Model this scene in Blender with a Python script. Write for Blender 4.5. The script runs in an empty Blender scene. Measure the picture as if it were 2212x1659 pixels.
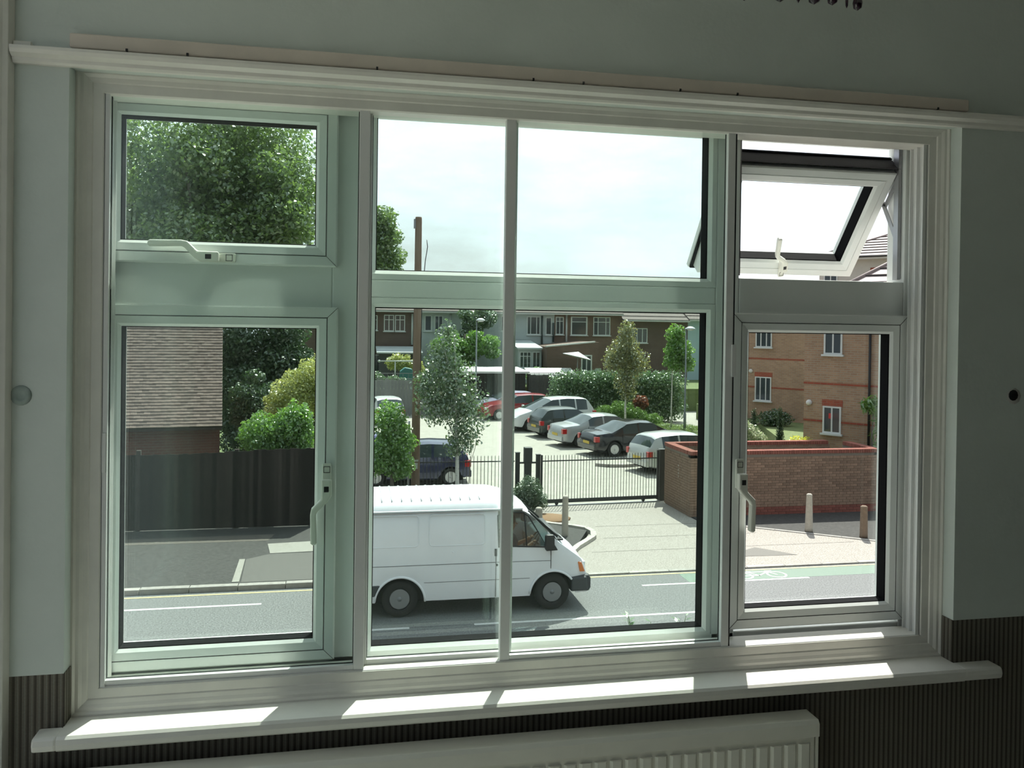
import bpy, bmesh, math, random
import numpy as np
from mathutils import Vector, Matrix

SC = bpy.context.scene
COL = SC.collection
random.seed(7)

# ------------------------------------------------------------------ camera
cd = bpy.data.cameras.new('camera')
cd.sensor_width = 36.0
cd.lens = 1790.0 * 36.0 / 2212.0
cd.shift_y = -110.0 / 2212.0
cd.clip_start = 0.02
cd.clip_end = 600
cam = bpy.data.objects.new('camera', cd)
COL.objects.link(cam)
_yaw, _pitch, _roll = math.radians(10.995), math.radians(-0.459), math.radians(0.789)
_f = Vector((math.sin(_yaw) * math.cos(_pitch), math.cos(_yaw) * math.cos(_pitch), math.sin(_pitch)))
_r0 = Vector((math.cos(_yaw), -math.sin(_yaw), 0))
_u0 = _r0.cross(_f)
_r = _r0 * math.cos(_roll) + _u0 * math.sin(_roll)
_u = -_r0 * math.sin(_roll) + _u0 * math.cos(_roll)
cam.matrix_world = Matrix(((_r.x, _u.x, -_f.x, 0.489), (_r.y, _u.y, -_f.y, -1.786), (_r.z, _u.z, -_f.z, 5.3), (0, 0, 0, 1)))
SC.camera = cam

# ------------------------------------------------------------------ light
SUN_EL, SUN_AZ = math.radians(57), math.radians(24)      # azimuth from +y (straight out of the window) towards +x
sd = bpy.data.lights.new('sun', 'SUN')
sd.energy = 8.6
sd.angle = math.radians(0.53)
sd.color = (1.0, 0.955, 0.88)
sun = bpy.data.objects.new('sun', sd)
COL.objects.link(sun)
_sv = Vector((math.sin(SUN_AZ) * math.cos(SUN_EL), math.cos(SUN_AZ) * math.cos(SUN_EL), math.sin(SUN_EL)))
sun.rotation_euler = _sv.to_track_quat('Z', 'Y').to_euler()
sun.location = (20, 40, 60)

wd = bpy.data.worlds.new('sky')
SC.world = wd
wd.use_nodes = True
_n, _l = wd.node_tree.nodes, wd.node_tree.links
_n.clear()
_out = _n.new('ShaderNodeOutputWorld')
_bg = _n.new('ShaderNodeBackground')
_sky = _n.new('ShaderNodeTexSky')
_sky.sky_type = 'NISHITA'
_sky.sun_disc = False
_sky.sun_elevation = SUN_EL
_sky.sun_rotation = SUN_AZ
_sky.air_density = 1.0
_sky.dust_density = 4.0
_sky.ozone_density = 1.0
# thin bright cloud cover, the same all over the sky
_tc = _n.new('ShaderNodeTexCoord')
_mp = _n.new('ShaderNodeMapping')
_mp.inputs['Scale'].default_value = (1.0, 1.0, 3.2)
_nz = _n.new('ShaderNodeTexNoise')
_nz.inputs['Scale'].default_value = 2.3
_nz.inputs['Detail'].default_value = 6
_nz.inputs['Roughness'].default_value = 0.62
_rp = _n.new('ShaderNodeValToRGB')
_rp.color_ramp.elements[0].position = 0.38
_rp.color_ramp.elements[0].color = (0.45, 0.45, 0.45, 1)
_rp.color_ramp.elements[1].position = 0.62
_rp.color_ramp.elements[1].color = (0.88, 0.88, 0.88, 1)
_mx = _n.new('ShaderNodeMix')
_mx.data_type = 'RGBA'
_mx.inputs[7].default_value = (9.5, 9.7, 10.0, 1)
_l.new(_tc.outputs['Generated'], _mp.inputs['Vector'])
_l.new(_mp.outputs['Vector'], _nz.inputs['Vector'])
_l.new(_nz.outputs['Fac'], _rp.inputs['Fac'])
_l.new(_rp.outputs['Color'], _mx.inputs[0])
_l.new(_sky.outputs['Color'], _mx.inputs[6])
# thin cloud scatters sunlight forward: it is brightest on the side of the sky where the sun stands
_dt = _n.new('ShaderNodeVectorMath'); _dt.operation = 'DOT_PRODUCT'
_nv = _n.new('ShaderNodeVectorMath'); _nv.operation = 'NORMALIZE'
_l.new(_tc.outputs['Generated'], _nv.inputs[0]); _l.new(_nv.outputs['Vector'], _dt.inputs[0]); _dt.inputs[1].default_value = _sv
_ph = _n.new('ShaderNodeMapRange'); _ph.inputs['From Min'].default_value = -0.2; _ph.inputs['From Max'].default_value = 1.0
_ph.inputs['To Min'].default_value = 4.2; _ph.inputs['To Max'].default_value = 20.0; _ph.interpolation_type = 'SMOOTHSTEP'
_l.new(_dt.outputs['Value'], _ph.inputs['Value'])
_cm = _n.new('ShaderNodeVectorMath'); _cm.operation = 'SCALE'; _cm.inputs[0].default_value = (0.91, 0.975, 1.05)
_l.new(_ph.outputs['Result'], _cm.inputs['Scale']); _l.new(_cm.outputs['Vector'], _mx.inputs[7])
_l.new(_mx.outputs[2], _bg.inputs['Color'])
_bg.inputs['Strength'].default_value = 0.11
_l.new(_bg.outputs['Background'], _out.inputs['Surface'])

SC.view_settings.view_transform = 'Standard'
SC.view_settings.look = 'None'
SC.view_settings.gamma = 1.0
SC.view_settings.use_curve_mapping = False
SC.view_settings.exposure = 0.0
cy = SC.cycles
cy.use_denoising = True
cy.max_bounces = 7
cy.diffuse_bounces = 4
cy.use_adaptive_sampling = True
cy.adaptive_threshold = 0.1
cy.adaptive_min_samples = 16
cy.glossy_bounces = 3
cy.transmission_bounces = 3
cy.transparent_max_bounces = 16
cy.sample_clamp_indirect = 30.0
cy.blur_glossy = 0.0

# ------------------------------------------------------------------ materials
MATS = {}
def _nt(name):
    m = bpy.data.materials.new(name)
    m.use_nodes = True
    m.node_tree.nodes.clear()
    o = m.node_tree.nodes.new('ShaderNodeOutputMaterial')
    return m, m.node_tree.nodes, m.node_tree.links, o

def mat(name, c, c2=None, scale=8.0, rough=0.5, metal=0.0, bump=0.0, bscale=None, rnd=0.0, coat=0.0, stretch=(1, 1, 1), spec=0.5, lo=0.35, hi=0.65):
    if name in MATS: return MATS[name]
    m, n, l, o = _nt(name)
    b = n.new('ShaderNodeBsdfPrincipled')
    b.inputs['Base Color'].default_value = (*c, 1)
    b.inputs['Roughness'].default_value = rough
    b.inputs['Metallic'].default_value = metal
    b.inputs['Specular IOR Level'].default_value = spec
    b.inputs['Coat Weight'].default_value = coat
    tc = n.new('ShaderNodeTexCoord'); mp = n.new('ShaderNodeMapping')
    mp.inputs['Scale'].default_value = stretch
    l.new(tc.outputs['Object'], mp.inputs['Vector'])
    col = None
    if c2 is not None:
        nz = n.new('ShaderNodeTexNoise'); nz.inputs['Scale'].default_value = scale; nz.inputs['Detail'].default_value = 5
        nz.inputs['Roughness'].default_value = 0.6
        l.new(mp.outputs['Vector'], nz.inputs['Vector'])
        r = n.new('ShaderNodeValToRGB')
        r.color_ramp.elements[0].position = lo; r.color_ramp.elements[0].color = (*c, 1)
        r.color_ramp.elements[1].position = hi; r.color_ramp.elements[1].color = (*c2, 1)
        l.new(nz.outputs['Fac'], r.inputs['Fac']); col = r.outputs['Color']
    if rnd:
        oi = n.new('ShaderNodeObjectInfo'); mr = n.new('ShaderNodeMapRange')
        mr.inputs['To Min'].default_value = 1 - rnd; mr.inputs['To Max'].default_value = 1 + rnd
        l.new(oi.outputs['Random'], mr.inputs['Value'])
        mu = n.new('ShaderNodeMix'); mu.data_type = 'RGBA'; mu.blend_type = 'MULTIPLY'; mu.inputs[0].default_value = 1
        if col is not None: l.new(col, mu.inputs[6])
        else: mu.inputs[6].default_value = (*c, 1)
        l.new(mr.outputs['Result'], mu.inputs[7]); col = mu.outputs[2]
    if col is not None: l.new(col, b.inputs['Base Color'])
    if bump:
        nb = n.new('ShaderNodeTexNoise'); nb.inputs['Scale'].default_value = bscale or scale * 6; nb.inputs['Detail'].default_value = 4
        l.new(mp.outputs['Vector'], nb.inputs['Vector'])
        bp = n.new('ShaderNodeBump'); bp.inputs['Strength'].default_value = bump; bp.inputs['Distance'].default_value = 0.01
        l.new(nb.outputs['Fac'], bp.inputs['Height']); l.new(bp.outputs['Normal'], b.inputs['Normal'])
    l.new(b.outputs['BSDF'], o.inputs['Surface'])
    MATS[name] = m
    return m

def glassmat(name, tint, refl, rough, diff=0.0):
    """clear sheet: straight-through tinted transmission, a share of reflection and a little dust"""
    m, n, l, o = _nt(name)
    t = n.new('ShaderNodeBsdfTransparent'); t.inputs['Color'].default_value = (*tint, 1)
    g = n.new('ShaderNodeBsdfGlossy'); g.inputs['Roughness'].default_value = rough; g.inputs['Color'].default_value = (0.95, 1, 0.97, 1)
    mx = n.new('ShaderNodeMixShader'); mx.inputs[0].default_value = refl
    l.new(t.outputs[0], mx.inputs[1]); l.new(g.outputs[0], mx.inputs[2])
    last = mx
    if diff:
        d = n.new('ShaderNodeBsdfTranslucent'); d.inputs['Color'].default_value = (0.8, 0.9, 0.9, 1)
        m2 = n.new('ShaderNodeMixShader'); m2.inputs[0].default_value = diff
        l.new(mx.outputs[0], m2.inputs[1]); l.new(d.outputs[0], m2.inputs[2]); last = m2
    l.new(last.outputs[0], o.inputs['Surface'])
    MATS[name] = m
    return m

def leafmat(name, c, c2, gloss=0.12, trans=0.45, rough=0.35):
    m, n, l, o = _nt(name)
    ge = n.new('ShaderNodeNewGeometry')
    r = n.new('ShaderNodeValToRGB')
    r.color_ramp.elements[0].color = (*c, 1); r.color_ramp.elements[1].color = (*c2, 1)
    l.new(ge.outputs['Random Per Island'], r.inputs['Fac'])
    d = n.new('ShaderNodeBsdfDiffuse'); l.new(r.outputs['Color'], d.inputs['Color'])
    t = n.new('ShaderNodeBsdfTranslucent')
    hs = n.new('ShaderNodeHueSaturation'); hs.inputs['Hue'].default_value = 0.485; hs.inputs['Value'].default_value = 1.5; hs.inputs['Saturation'].default_value = 1.05
    l.new(r.outputs['Color'], hs.inputs['Color']); l.new(hs.outputs['Color'], t.inputs['Color'])
    a = n.new('ShaderNodeMixShader'); a.inputs[0].default_value = trans
    l.new(d.outputs[0], a.inputs[1]); l.new(t.outputs[0], a.inputs[2])
    g = n.new('ShaderNodeBsdfGlossy'); g.inputs['Roughness'].default_value = rough; g.inputs['Color'].default_value = (0.9, 0.95, 0.9, 1)
    b = n.new('ShaderNodeMixShader'); b.inputs[0].default_value = gloss
    l.new(a.outputs[0], b.inputs[1]); l.new(g.outputs[0], b.inputs[2])
    l.new(b.outputs[0], o.inputs['Surface'])
    MATS[name] = m
    return m

def brickmat(name, c1, c2, mortar, bw=0.225, bh=0.075, ms=0.008, rough=0.9):
    m, n, l, o = _nt(name)
    b = n.new('ShaderNodeBsdfPrincipled'); b.inputs['Roughness'].default_value = rough
    tc = n.new('ShaderNodeTexCoord'); sp = n.new('ShaderNodeSeparateXYZ'); ad = n.new('ShaderNodeMath'); cb = n.new('ShaderNodeCombineXYZ')
    l.new(tc.outputs['Object'], sp.inputs[0]); l.new(sp.outputs[0], ad.inputs[0]); l.new(sp.outputs[1], ad.inputs[1])
    l.new(ad.outputs[0], cb.inputs[0]); l.new(sp.outputs[2], cb.inputs[1])
    bt = n.new('ShaderNodeTexBrick')
    bt.inputs['Color1'].default_value = (*c1, 1); bt.inputs['Color2'].default_value = (*c2, 1); bt.inputs['Mortar'].default_value = (*mortar, 1)
    bt.inputs['Scale'].default_value = 1.0; bt.inputs['Brick Width'].default_value = bw; bt.inputs['Row Height'].default_value = bh
    bt.inputs['Mortar Size'].default_value = ms; bt.inputs['Bias'].default_value = 0.0
    l.new(cb.outputs[0], bt.inputs['Vector'])
    nz = n.new('ShaderNodeTexNoise'); nz.inputs['Scale'].default_value = 1.3; nz.inputs['Detail'].default_value = 5
    l.new(tc.outputs['Object'], nz.inputs['Vector'])
    mr = n.new('ShaderNodeMapRange'); mr.inputs['To Min'].default_value = 0.7; mr.inputs['To Max'].default_value = 1.3
    l.new(nz.outputs['Fac'], mr.inputs['Value'])
    mu = n.new('ShaderNodeMix'); mu.data_type = 'RGBA'; mu.blend_type = 'MULTIPLY'; mu.inputs[0].default_value = 1
    l.new(bt.outputs['Color'], mu.inputs[6]); l.new(mr.outputs['Result'], mu.inputs[7]); l.new(mu.outputs[2], b.inputs['Base Color'])
    bp = n.new('ShaderNodeBump'); bp.inputs['Strength'].default_value = 0.4; bp.inputs['Distance'].default_value = 0.01; bp.invert = True
    l.new(bt.outputs['Fac'], bp.inputs['Height']); l.new(bp.outputs['Normal'], b.inputs['Normal'])
    l.new(b.outputs['BSDF'], o.inputs['Surface'])
    MATS[name] = m
    return m

def wallpaper(name):
    """fine vertical stripes of dark olive, brown and grey, by the distance along the wall"""
    m, n, l, o = _nt(name)
    b = n.new('ShaderNodeBsdfPrincipled'); b.inputs['Roughness'].default_value = 0.7
    tc = n.new('ShaderNodeTexCoord'); sp = n.new('ShaderNodeSeparateXYZ')
    l.new(tc.outputs['Object'], sp.inputs[0])
    ad = n.new('ShaderNodeMath'); l.new(sp.outputs[0], ad.inputs[0]); l.new(sp.outputs[1], ad.inputs[1])
    dv = n.new('ShaderNodeMath'); dv.operation = 'DIVIDE'; dv.inputs[1].default_value = 0.0128
    l.new(ad.outputs[0], dv.inputs[0])
    fr = n.new('ShaderNodeMath'); fr.operation = 'FRACT'; l.new(dv.outputs[0], fr.inputs[0])
    r = n.new('ShaderNodeValToRGB'); r.color_ramp.interpolation = 'CONSTANT'
    e = r.color_ramp.elements
    e[0].position = 0; e[0].color = (0.050, 0.040, 0.028, 1)
    e[1].position = 0.36; e[1].color = (0.155, 0.140, 0.110, 1)
    for p, c in ((0.52, (0.105, 0.092, 0.068, 1)), (0.60, (0.175, 0.165, 0.135, 1)), (0.82, (0.125, 0.110, 0.084, 1))):
        k = e.new(p); k.color = c
    l.new(fr.outputs[0], r.inputs['Fac'])
    nz = n.new('ShaderNodeTexNoise'); nz.inputs['Scale'].default_value = 260; nz.inputs['Detail'].default_value = 2
    l.new(tc.outputs['Object'], nz.inputs['Vector'])
    mr = n.new('ShaderNodeMapRange'); mr.inputs['To Min'].default_value = 0.75; mr.inputs['To Max'].default_value = 1.25
    l.new(nz.outputs['Fac'], mr.inputs['Value'])
    mu = n.new('ShaderNodeMix'); mu.data_type = 'RGBA'; mu.blend_type = 'MULTIPLY'; mu.inputs[0].default_value = 1
    l.new(r.outputs['Color'], mu.inputs[6]); l.new(mr.outputs['Result'], mu.inputs[7]); l.new(mu.outputs[2], b.inputs['Base Color'])
    l.new(b.outputs['BSDF'], o.inputs['Surface'])
    MATS[name] = m
    return m

M_wall = mat('wall_paint', (0.62, 0.67, 0.63), (0.57, 0.62, 0.58), scale=3, rough=0.55, bump=0.06, bscale=90)
M_gloss = mat('white_gloss_paint', (0.78, 0.76, 0.70), (0.72, 0.70, 0.65), scale=12, rough=0.28, bump=0.03, bscale=60)
M_upvc = mat('white_plastic', (0.84, 0.86, 0.84), (0.80, 0.83, 0.81), scale=5, rough=0.32)
M_alu = mat('white_aluminium', (0.74, 0.74, 0.72), (0.68, 0.69, 0.68), scale=7, rough=0.35)
M_gasket = mat('black_rubber', (0.005, 0.005, 0.006), rough=0.85, spec=0.1)
M_groove = mat('dark_joint', (0.05, 0.05, 0.05), rough=0.8)
M_wp = wallpaper('striped_wallpaper')
M_rad = mat('radiator_enamel', (0.84, 0.82, 0.72), (0.80, 0.78, 0.69), scale=9, rough=0.35)
M_handle = mat('cream_handle_plastic', (0.80, 0.80, 0.72), rough=0.35)
M_steel = mat('steel', (0.42, 0.42, 0.44), rough=0.35, metal=0.9)
M_g1 = glassmat('window_glass', (0.95, 0.975, 0.965), 0.035, 0.03)
M_g2 = glassmat('secondary_glass', (0.925, 0.982, 0.955), 0.062, 0.18, 0.0003)
M_black = mat('black_plastic', (0.02, 0.02, 0.022), rough=0.5)
M_darkgap = mat('dark_void', (0.01, 0.01, 0.01), rough=0.9)
# ------------------------------------------------------------------ mesh helpers
class MB:
    def __init__(s):
        s.v = []; s.f = []; s.sm = []
    def add(s, vs, fs, smooth=False):
        o = len(s.v)
        s.v.extend([tuple(q) for q in vs])
        s.f.extend([tuple(i + o for i in q) for q in fs])
        s.sm.extend([smooth] * len(fs))
        return s
    def box(s, x0, x1, y0, y1, z0, z1, M=None):
        vs = [(x, y, z) for x in (x0, x1) for y in (y0, y1) for z in (z0, z1)]
        if M is not None: vs = [M @ Vector(q) for q in vs]
        return s.add(vs, [(0, 1, 3, 2), (4, 6, 7, 5), (0, 4, 5, 1), (2, 3, 7, 6), (0, 2, 6, 4), (1, 5, 7, 3)])
    def prism(s, pts, a0, a1, axis='y', M=None, smooth=False):
        n = len(pts)
        def P(p, a):
            q = (p[0], a, p[1]) if axis == 'y' else ((a, p[0], p[1]) if axis == 'x' else (p[0], p[1], a))
            return M @ Vector(q) if M is not None else q
        vs = [P(p, a0) for p in pts] + [P(p, a1) for p in pts]
        o = len(s.v)
        s.add(vs, [tuple(range(n)), tuple(range(2 * n - 1, n - 1, -1))])
        s.f.extend([(o + i, o + (i + 1) % n, o + n + (i + 1) % n, o + n + i) for i in range(n)])
        s.sm.extend([smooth] * n)
        return s
    def tube(s, pts, r, n=8, closed=False, caps=True):
        pts = [Vector(p) for p in pts]; m = len(pts)
        rr = r if isinstance(r, (list, tuple)) else [r] * m
        vs = []; prev = None
        for i, p in enumerate(pts):
            if closed: t = pts[(i + 1) % m] - pts[i - 1]
            else: t = pts[min(i + 1, m - 1)] - pts[max(i - 1, 0)]
            t.normalize()
            if prev is None:
                a = Vector((0, 0, 1)) if abs(t.z) < 0.9 else Vector((1, 0, 0))
                u = t.cross(a).normalized()
            else:
                u = (prev - t * prev.dot(t)).normalized()
            prev = u; w = t.cross(u)
            for k in range(n):
                an = 2 * math.pi * k / n
                vs.append(p + (u * math.cos(an) + w * math.sin(an)) * rr[i])
        fs = []
        for i in range(m if closed else m - 1):
            j = (i + 1) % m
            fs += [(i * n + k, i * n + (k + 1) % n, j * n + (k + 1) % n, j * n + k) for k in range(n)]
        s.add(vs, fs, True)
        if caps and not closed:
            o = len(s.v) - len(vs)
            s.f += [tuple(o + k for k in range(n - 1, -1, -1)), tuple(o + (m - 1) * n + k for k in range(n))]; s.sm += [False, False]
        return s
    def lathe(s, prof, n=16, M=None, smooth=True):
        vs = []; m = len(prof)
        for (r, z) in prof:
            for k in range(n):
                a = 2 * math.pi * k / n
                q = Vector((r * math.cos(a), r * math.sin(a), z))
                vs.append(M @ q if M is not None else q)
        fs = [(i * n + k, i * n + (k + 1) % n, (i + 1) * n + (k + 1) % n, (i + 1) * n + k) for i in range(m - 1) for k in range(n)]
        s.add(vs, fs, smooth)
        o = len(s.v) - len(vs)
        if prof[0][0] > 1e-5: s.f.append(tuple(o + k for k in range(n - 1, -1, -1))); s.sm.append(False)
        if prof[-1][0] > 1e-5: s.f.append(tuple(o + (m - 1) * n + k for k in range(n))); s.sm.append(False)
        return s
    def ring(s, x0, x1, z0, z1, prof):
        """mitred rectangular frame; prof = [(inset, y)], swept round the rectangle and closed on itself"""
        vs = []; m = len(prof)
        for (d, y) in prof:
            vs += [(x0 + d, y, z0 + d), (x1 - d, y, z0 + d), (x1 - d, y, z1 - d), (x0 + d, y, z1 - d)]
        fs = []
        for i in range(m):
            j = (i + 1) % m
            fs += [(i * 4 + k, i * 4 + (k + 1) % 4, j * 4 + (k + 1) % 4, j * 4 + k) for k in range(4)]
        return s.add(vs, fs)
    def build(s, name, m, parent=None, loc=None, rot=None, bevel=0.0, kind=None, fix=True):
        me = bpy.data.meshes.new(name)
        me.from_pydata(s.v, [], s.f)
        if any(s.sm): me.polygons.foreach_set('use_smooth', s.sm)
        if fix and len(s.f) < 60000:
            b = bmesh.new(); b.from_mesh(me); bmesh.ops.recalc_face_normals(b, faces=b.faces); b.to_mesh(me); b.free()
        me.materials.append(m)
        o = bpy.data.objects.new(name, me)
        COL.objects.link(o)
        if parent is not None: o.parent = parent
        if loc is not None: o.location = loc
        if rot is not None: o.rotation_euler = rot if isinstance(rot, (tuple, list)) else (0, 0, rot)
        if bevel:
            bv = o.modifiers.new('bevel', 'BEVEL'); bv.width = bevel; bv.segments = 2; bv.limit_method = 'ANGLE'; bv.angle_limit = math.radians(40)
        if kind: o['kind'] = kind
        return o

def tag(o, label, cat, group=None, kind=None):
    o['label'] = label; o['category'] = cat
    if group: o['group'] = group
    if kind: o['kind'] = kind
    return o

def thing(name, label, cat, loc=(0, 0, 0), rz=0.0, group=None, kind=None):
    o = bpy.data.objects.new(name, None)
    o.empty_display_size = 0.1
    COL.objects.link(o)
    o.location = loc; o.rotation_euler = (0, 0, rz)
    return tag(o, label, cat, group, kind)

def dupe(o, parent=None, loc=None, rot=None):
    c = o.copy(); COL.objects.link(c)
    if parent is not None: c.parent = parent
    if loc is not None: c.location = loc
    if rot is not None: c.rotation_euler = rot
    return c

def dupe_tree(o, parent=None, loc=None, rz=None):
    c = dupe(o, parent, loc, None if rz is None else (0, 0, rz))
    for ch in list(o.children): dupe_tree(ch, c)
    return c

def B(x0, x1, y0, y1, z0, z1, M=None): return MB().box(x0, x1, y0, y1, z0, z1, M)

def circ(cx, cz, r, n=24, a0=0.0, a1=2 * math.pi):
    full = abs(a1 - a0 - 2 * math.pi) < 1e-6
    return [(cx + r * math.cos(a0 + (a1 - a0) * i / (n if full else n - 1)), cz + r * math.sin(a0 + (a1 - a0) * i / (n if full else n - 1))) for i in range(n)]

def rrect(x0, x1, z0, z1, r, n=5):
    pts = []
    for cx, cz, a in ((x1 - r, z0 + r, -90), (x1 - r, z1 - r, 0), (x0 + r, z1 - r, 90), (x0 + r, z0 + r, 180)):
        for i in range(n): 
            t = math.radians(a + 90 * i / (n - 1)); pts.append((cx + r * math.cos(t), cz + r * math.sin(t)))
    return pts

def np_mesh(name, V, F, m, parent=None, smooth=False):
    me = bpy.data.meshes.new(name)
    k = F.shape[1]
    me.vertices.add(len(V)); me.vertices.foreach_set('co', V.astype(np.float32).ravel())
    me.loops.add(F.size); me.loops.foreach_set('vertex_index', F.astype(np.int32).ravel())
    me.polygons.add(len(F)); me.polygons.foreach_set('loop_start', np.arange(0, F.size, k, dtype=np.int32))
    me.update(calc_edges=True)
    me.materials.append(m)
    o = bpy.data.objects.new(name, me); COL.objects.link(o)
    if parent is not None: o.parent = parent
    return o

def leaves(name, blobs, n, size, m, parent=None, seed=1, shell=0.45, droop=0.0, aspect=0.55, zmin=None):
    """n folded leaf blades spread through ellipsoids (cx,cy,cz,rx,ry,rz,weight)"""
    rg = np.random.default_rng(seed)
    b = np.array([q if len(q) == 7 else (*q, 1.0) for q in blobs], float)
    w = b[:, 6] * (b[:, 3] * b[:, 4] * b[:, 5]) ** 0.75
    idx = rg.choice(len(b), n, p=w / w.sum())
    d = rg.normal(size=(n, 3)); d /= np.linalg.norm(d, axis=1)[:, None]
    rad = rg.random(n) ** shell
    rad *= 0.86 + 0.28 * (np.sin(d[:, 0] * 7 + idx) * np.sin(d[:, 2] * 6 + idx * 2.1) * 0.5 + 0.5)
    P = b[idx, :3] + d * rad[:, None] * b[idx, 3:6]
    if zmin is not None: P[:, 2] = np.maximum(P[:, 2], zmin + rg.random(n) * 0.15)
    nor = rg.normal(size=(n, 3)) + d * 0.7 + np.array([0, 0, 0.5]); nor /= np.linalg.norm(nor, axis=1)[:, None]
    ax = rg.normal(size=(n, 3)) + np.array([0, 0, -droop]); ax -= nor * (ax * nor).sum(1)[:, None]; ax /= np.linalg.norm(ax, axis=1)[:, None] + 1e-9
    sd = np.cross(nor, ax)
    s = size * (0.65 + 0.7 * rg.random(n))[:, None]
    V = np.empty((n, 4, 3))
    V[:, 0] = P - ax * s * 0.5
    V[:, 1] = P + sd * s * 0.5 * aspect + nor * s * 0.08
    V[:, 2] = P + ax * s * 0.5
    V[:, 3] = P - sd * s * 0.5 * aspect + nor * s * 0.08
    F = np.arange(n * 4).reshape(n, 4)
    o = np_mesh(name, V.reshape(-1, 3), F, m, parent)
    o['kind'] = 'stuff'
    return o
# ------------------------------------------------------------------ room shell
WX0, WX1, WZ0, WZ1 = -0.05, 1.91, 4.512, 5.792       # hole in the wall, inside
FLOOR, CEIL = 3.62, 6.22
RX0, RX1, RY0, RY1 = -0.172, 4.3, -4.2, -0.05
DADO = 4.615

wf = thing('wall_front', 'white painted wall round the window with striped paper below', 'wall', (0, RY1, FLOOR), kind='structure')
def wall_panel(name, x0, x1, z0, z1, m, y0=-0.05, y1=0.07):
    return B(x0, x1, y0 - RY1, y1 - RY1, z0 - FLOOR, z1 - FLOOR).build(name, m, wf)
wall_panel('wall_paint_side', RX0 - 0.3, WX0, DADO, CEIL, M_wall)
wall_panel('wall_paint_side', WX1, RX1 + 0.3, DADO - 0.003, CEIL, M_wall)
wall_panel('wall_paint_head', WX0, WX1, WZ1, CEIL, M_wall)
a = wall_panel('wallpaper', RX0 - 0.3, WX0 + 0.002, FLOOR, DADO, M_wp)
wall_panel('wallpaper', WX1 - 0.002, RX1 + 0.3, FLOOR, DADO - 0.003, M_wp)
wall_panel('wallpaper', WX0 + 0.002, WX1 - 0.002, FLOOR, WZ0 - 0.03, M_wp)
# filled hole, empty screw hole
fh = MB().lathe([(0.0, 0.0025), (0.008, 0.002), (0.0105, 0.004), (0.013, 0.0035), (0.0185, 0.0022), (0.0200, -0.002)], 18, Matrix.Translation((-0.130, -0.0005, 5.155 - FLOOR)) @ Matrix.Rotation(math.pi / 2, 4, 'X'))
fh.build('filled_hole', mat('grey_filler', (0.36, 0.42, 0.39), (0.30, 0.36, 0.33), scale=60, rough=0.8), wf)
MB().lathe([(0.0, 0.001), (0.0125, 0.0012), (0.0135, 0.0)], 11, Matrix.Translation((2.064, -0.0005, 5.150 - FLOOR)) @ Matrix.Rotation(math.pi / 2, 4, 'X')).build('screw_hole', M_darkgap, wf)
MB().lathe([(0.0, 0.0006), (0.019, 0.0006), (0.021, -0.001)], 9, Matrix.Translation((2.066, 0, 5.148 - FLOOR)) @ Matrix.Rotation(math.pi / 2, 4, 'X')).build('chipped_plaster', mat('plaster', (0.5, 0.49, 0.46), rough=0.9), wf)

tag(B(RX0 - 0.2, RX1 + 0.2, RY0 - 0.2, RY1 + 0.02, FLOOR - 0.1, FLOOR).build('floor', mat('bounce_floor', (0.82, 0.80, 0.74), (0.76, 0.74, 0.68), scale=40, rough=0.95, bump=0.3), kind='structure'), 'unseen floor of the room, made pale to bounce light', 'floor')  # unseen floor, its pale colour chosen to throw sunlight up at the radiator
tag(B(RX0 - 0.2, RX1 + 0.2, RY0 - 0.2, RY1 + 0.02, CEIL, CEIL + 0.1).build('ceiling', mat('ceiling_paint', (0.78, 0.78, 0.75), rough=0.8), kind='structure'), 'flat white painted ceiling of the room', 'ceiling')
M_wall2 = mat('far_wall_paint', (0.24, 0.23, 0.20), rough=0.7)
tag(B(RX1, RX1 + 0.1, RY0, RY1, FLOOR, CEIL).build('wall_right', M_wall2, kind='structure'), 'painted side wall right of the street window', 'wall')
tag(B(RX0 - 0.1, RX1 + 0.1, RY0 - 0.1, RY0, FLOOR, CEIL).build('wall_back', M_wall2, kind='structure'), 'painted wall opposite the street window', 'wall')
# side wall with an added, unseen window that brightens the left of the room
bw = MB()
BY0, BY1, BZ0, BZ1 = -1.75, -0.10, 4.25, 6.14
bw.box(RX0 - 0.1, RX0, RY0, BY0, FLOOR, CEIL).box(RX0 - 0.1, RX0, BY1, RY1, FLOOR, CEIL).box(RX0 - 0.1, RX0, BY0, BY1, FLOOR, BZ0).box(RX0 - 0.1, RX0, BY0, BY1, BZ1, CEIL)
tag(bw.build('wall_left', M_wall, kind='structure'), 'white painted side wall left of the street window', 'wall')
w3 = thing('fill_window', 'unseen side window added to light the left of the room', 'window', (RX0 - 0.06, BY1, BZ0), math.pi / 2, kind='structure')
MB().ring(-(BY1 - BY0), 0, 0, BZ1 - BZ0, [(0, 0), (0.04, 0), (0.04, 0.05), (0, 0.05)]).build('window_frame', M_upvc, w3)
B(-(BY1 - BY0) / 2 - 0.02, -(BY1 - BY0) / 2 + 0.02, 0.0, 0.05, 0.04, BZ1 - BZ0 - 0.04).build('mullion', M_upvc, w3)
B(-(BY1 - BY0) + 0.04, -0.04, 0.02, 0.026, 0.04, BZ1 - BZ0 - 0.04).build('pane', M_g1, w3)

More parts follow.
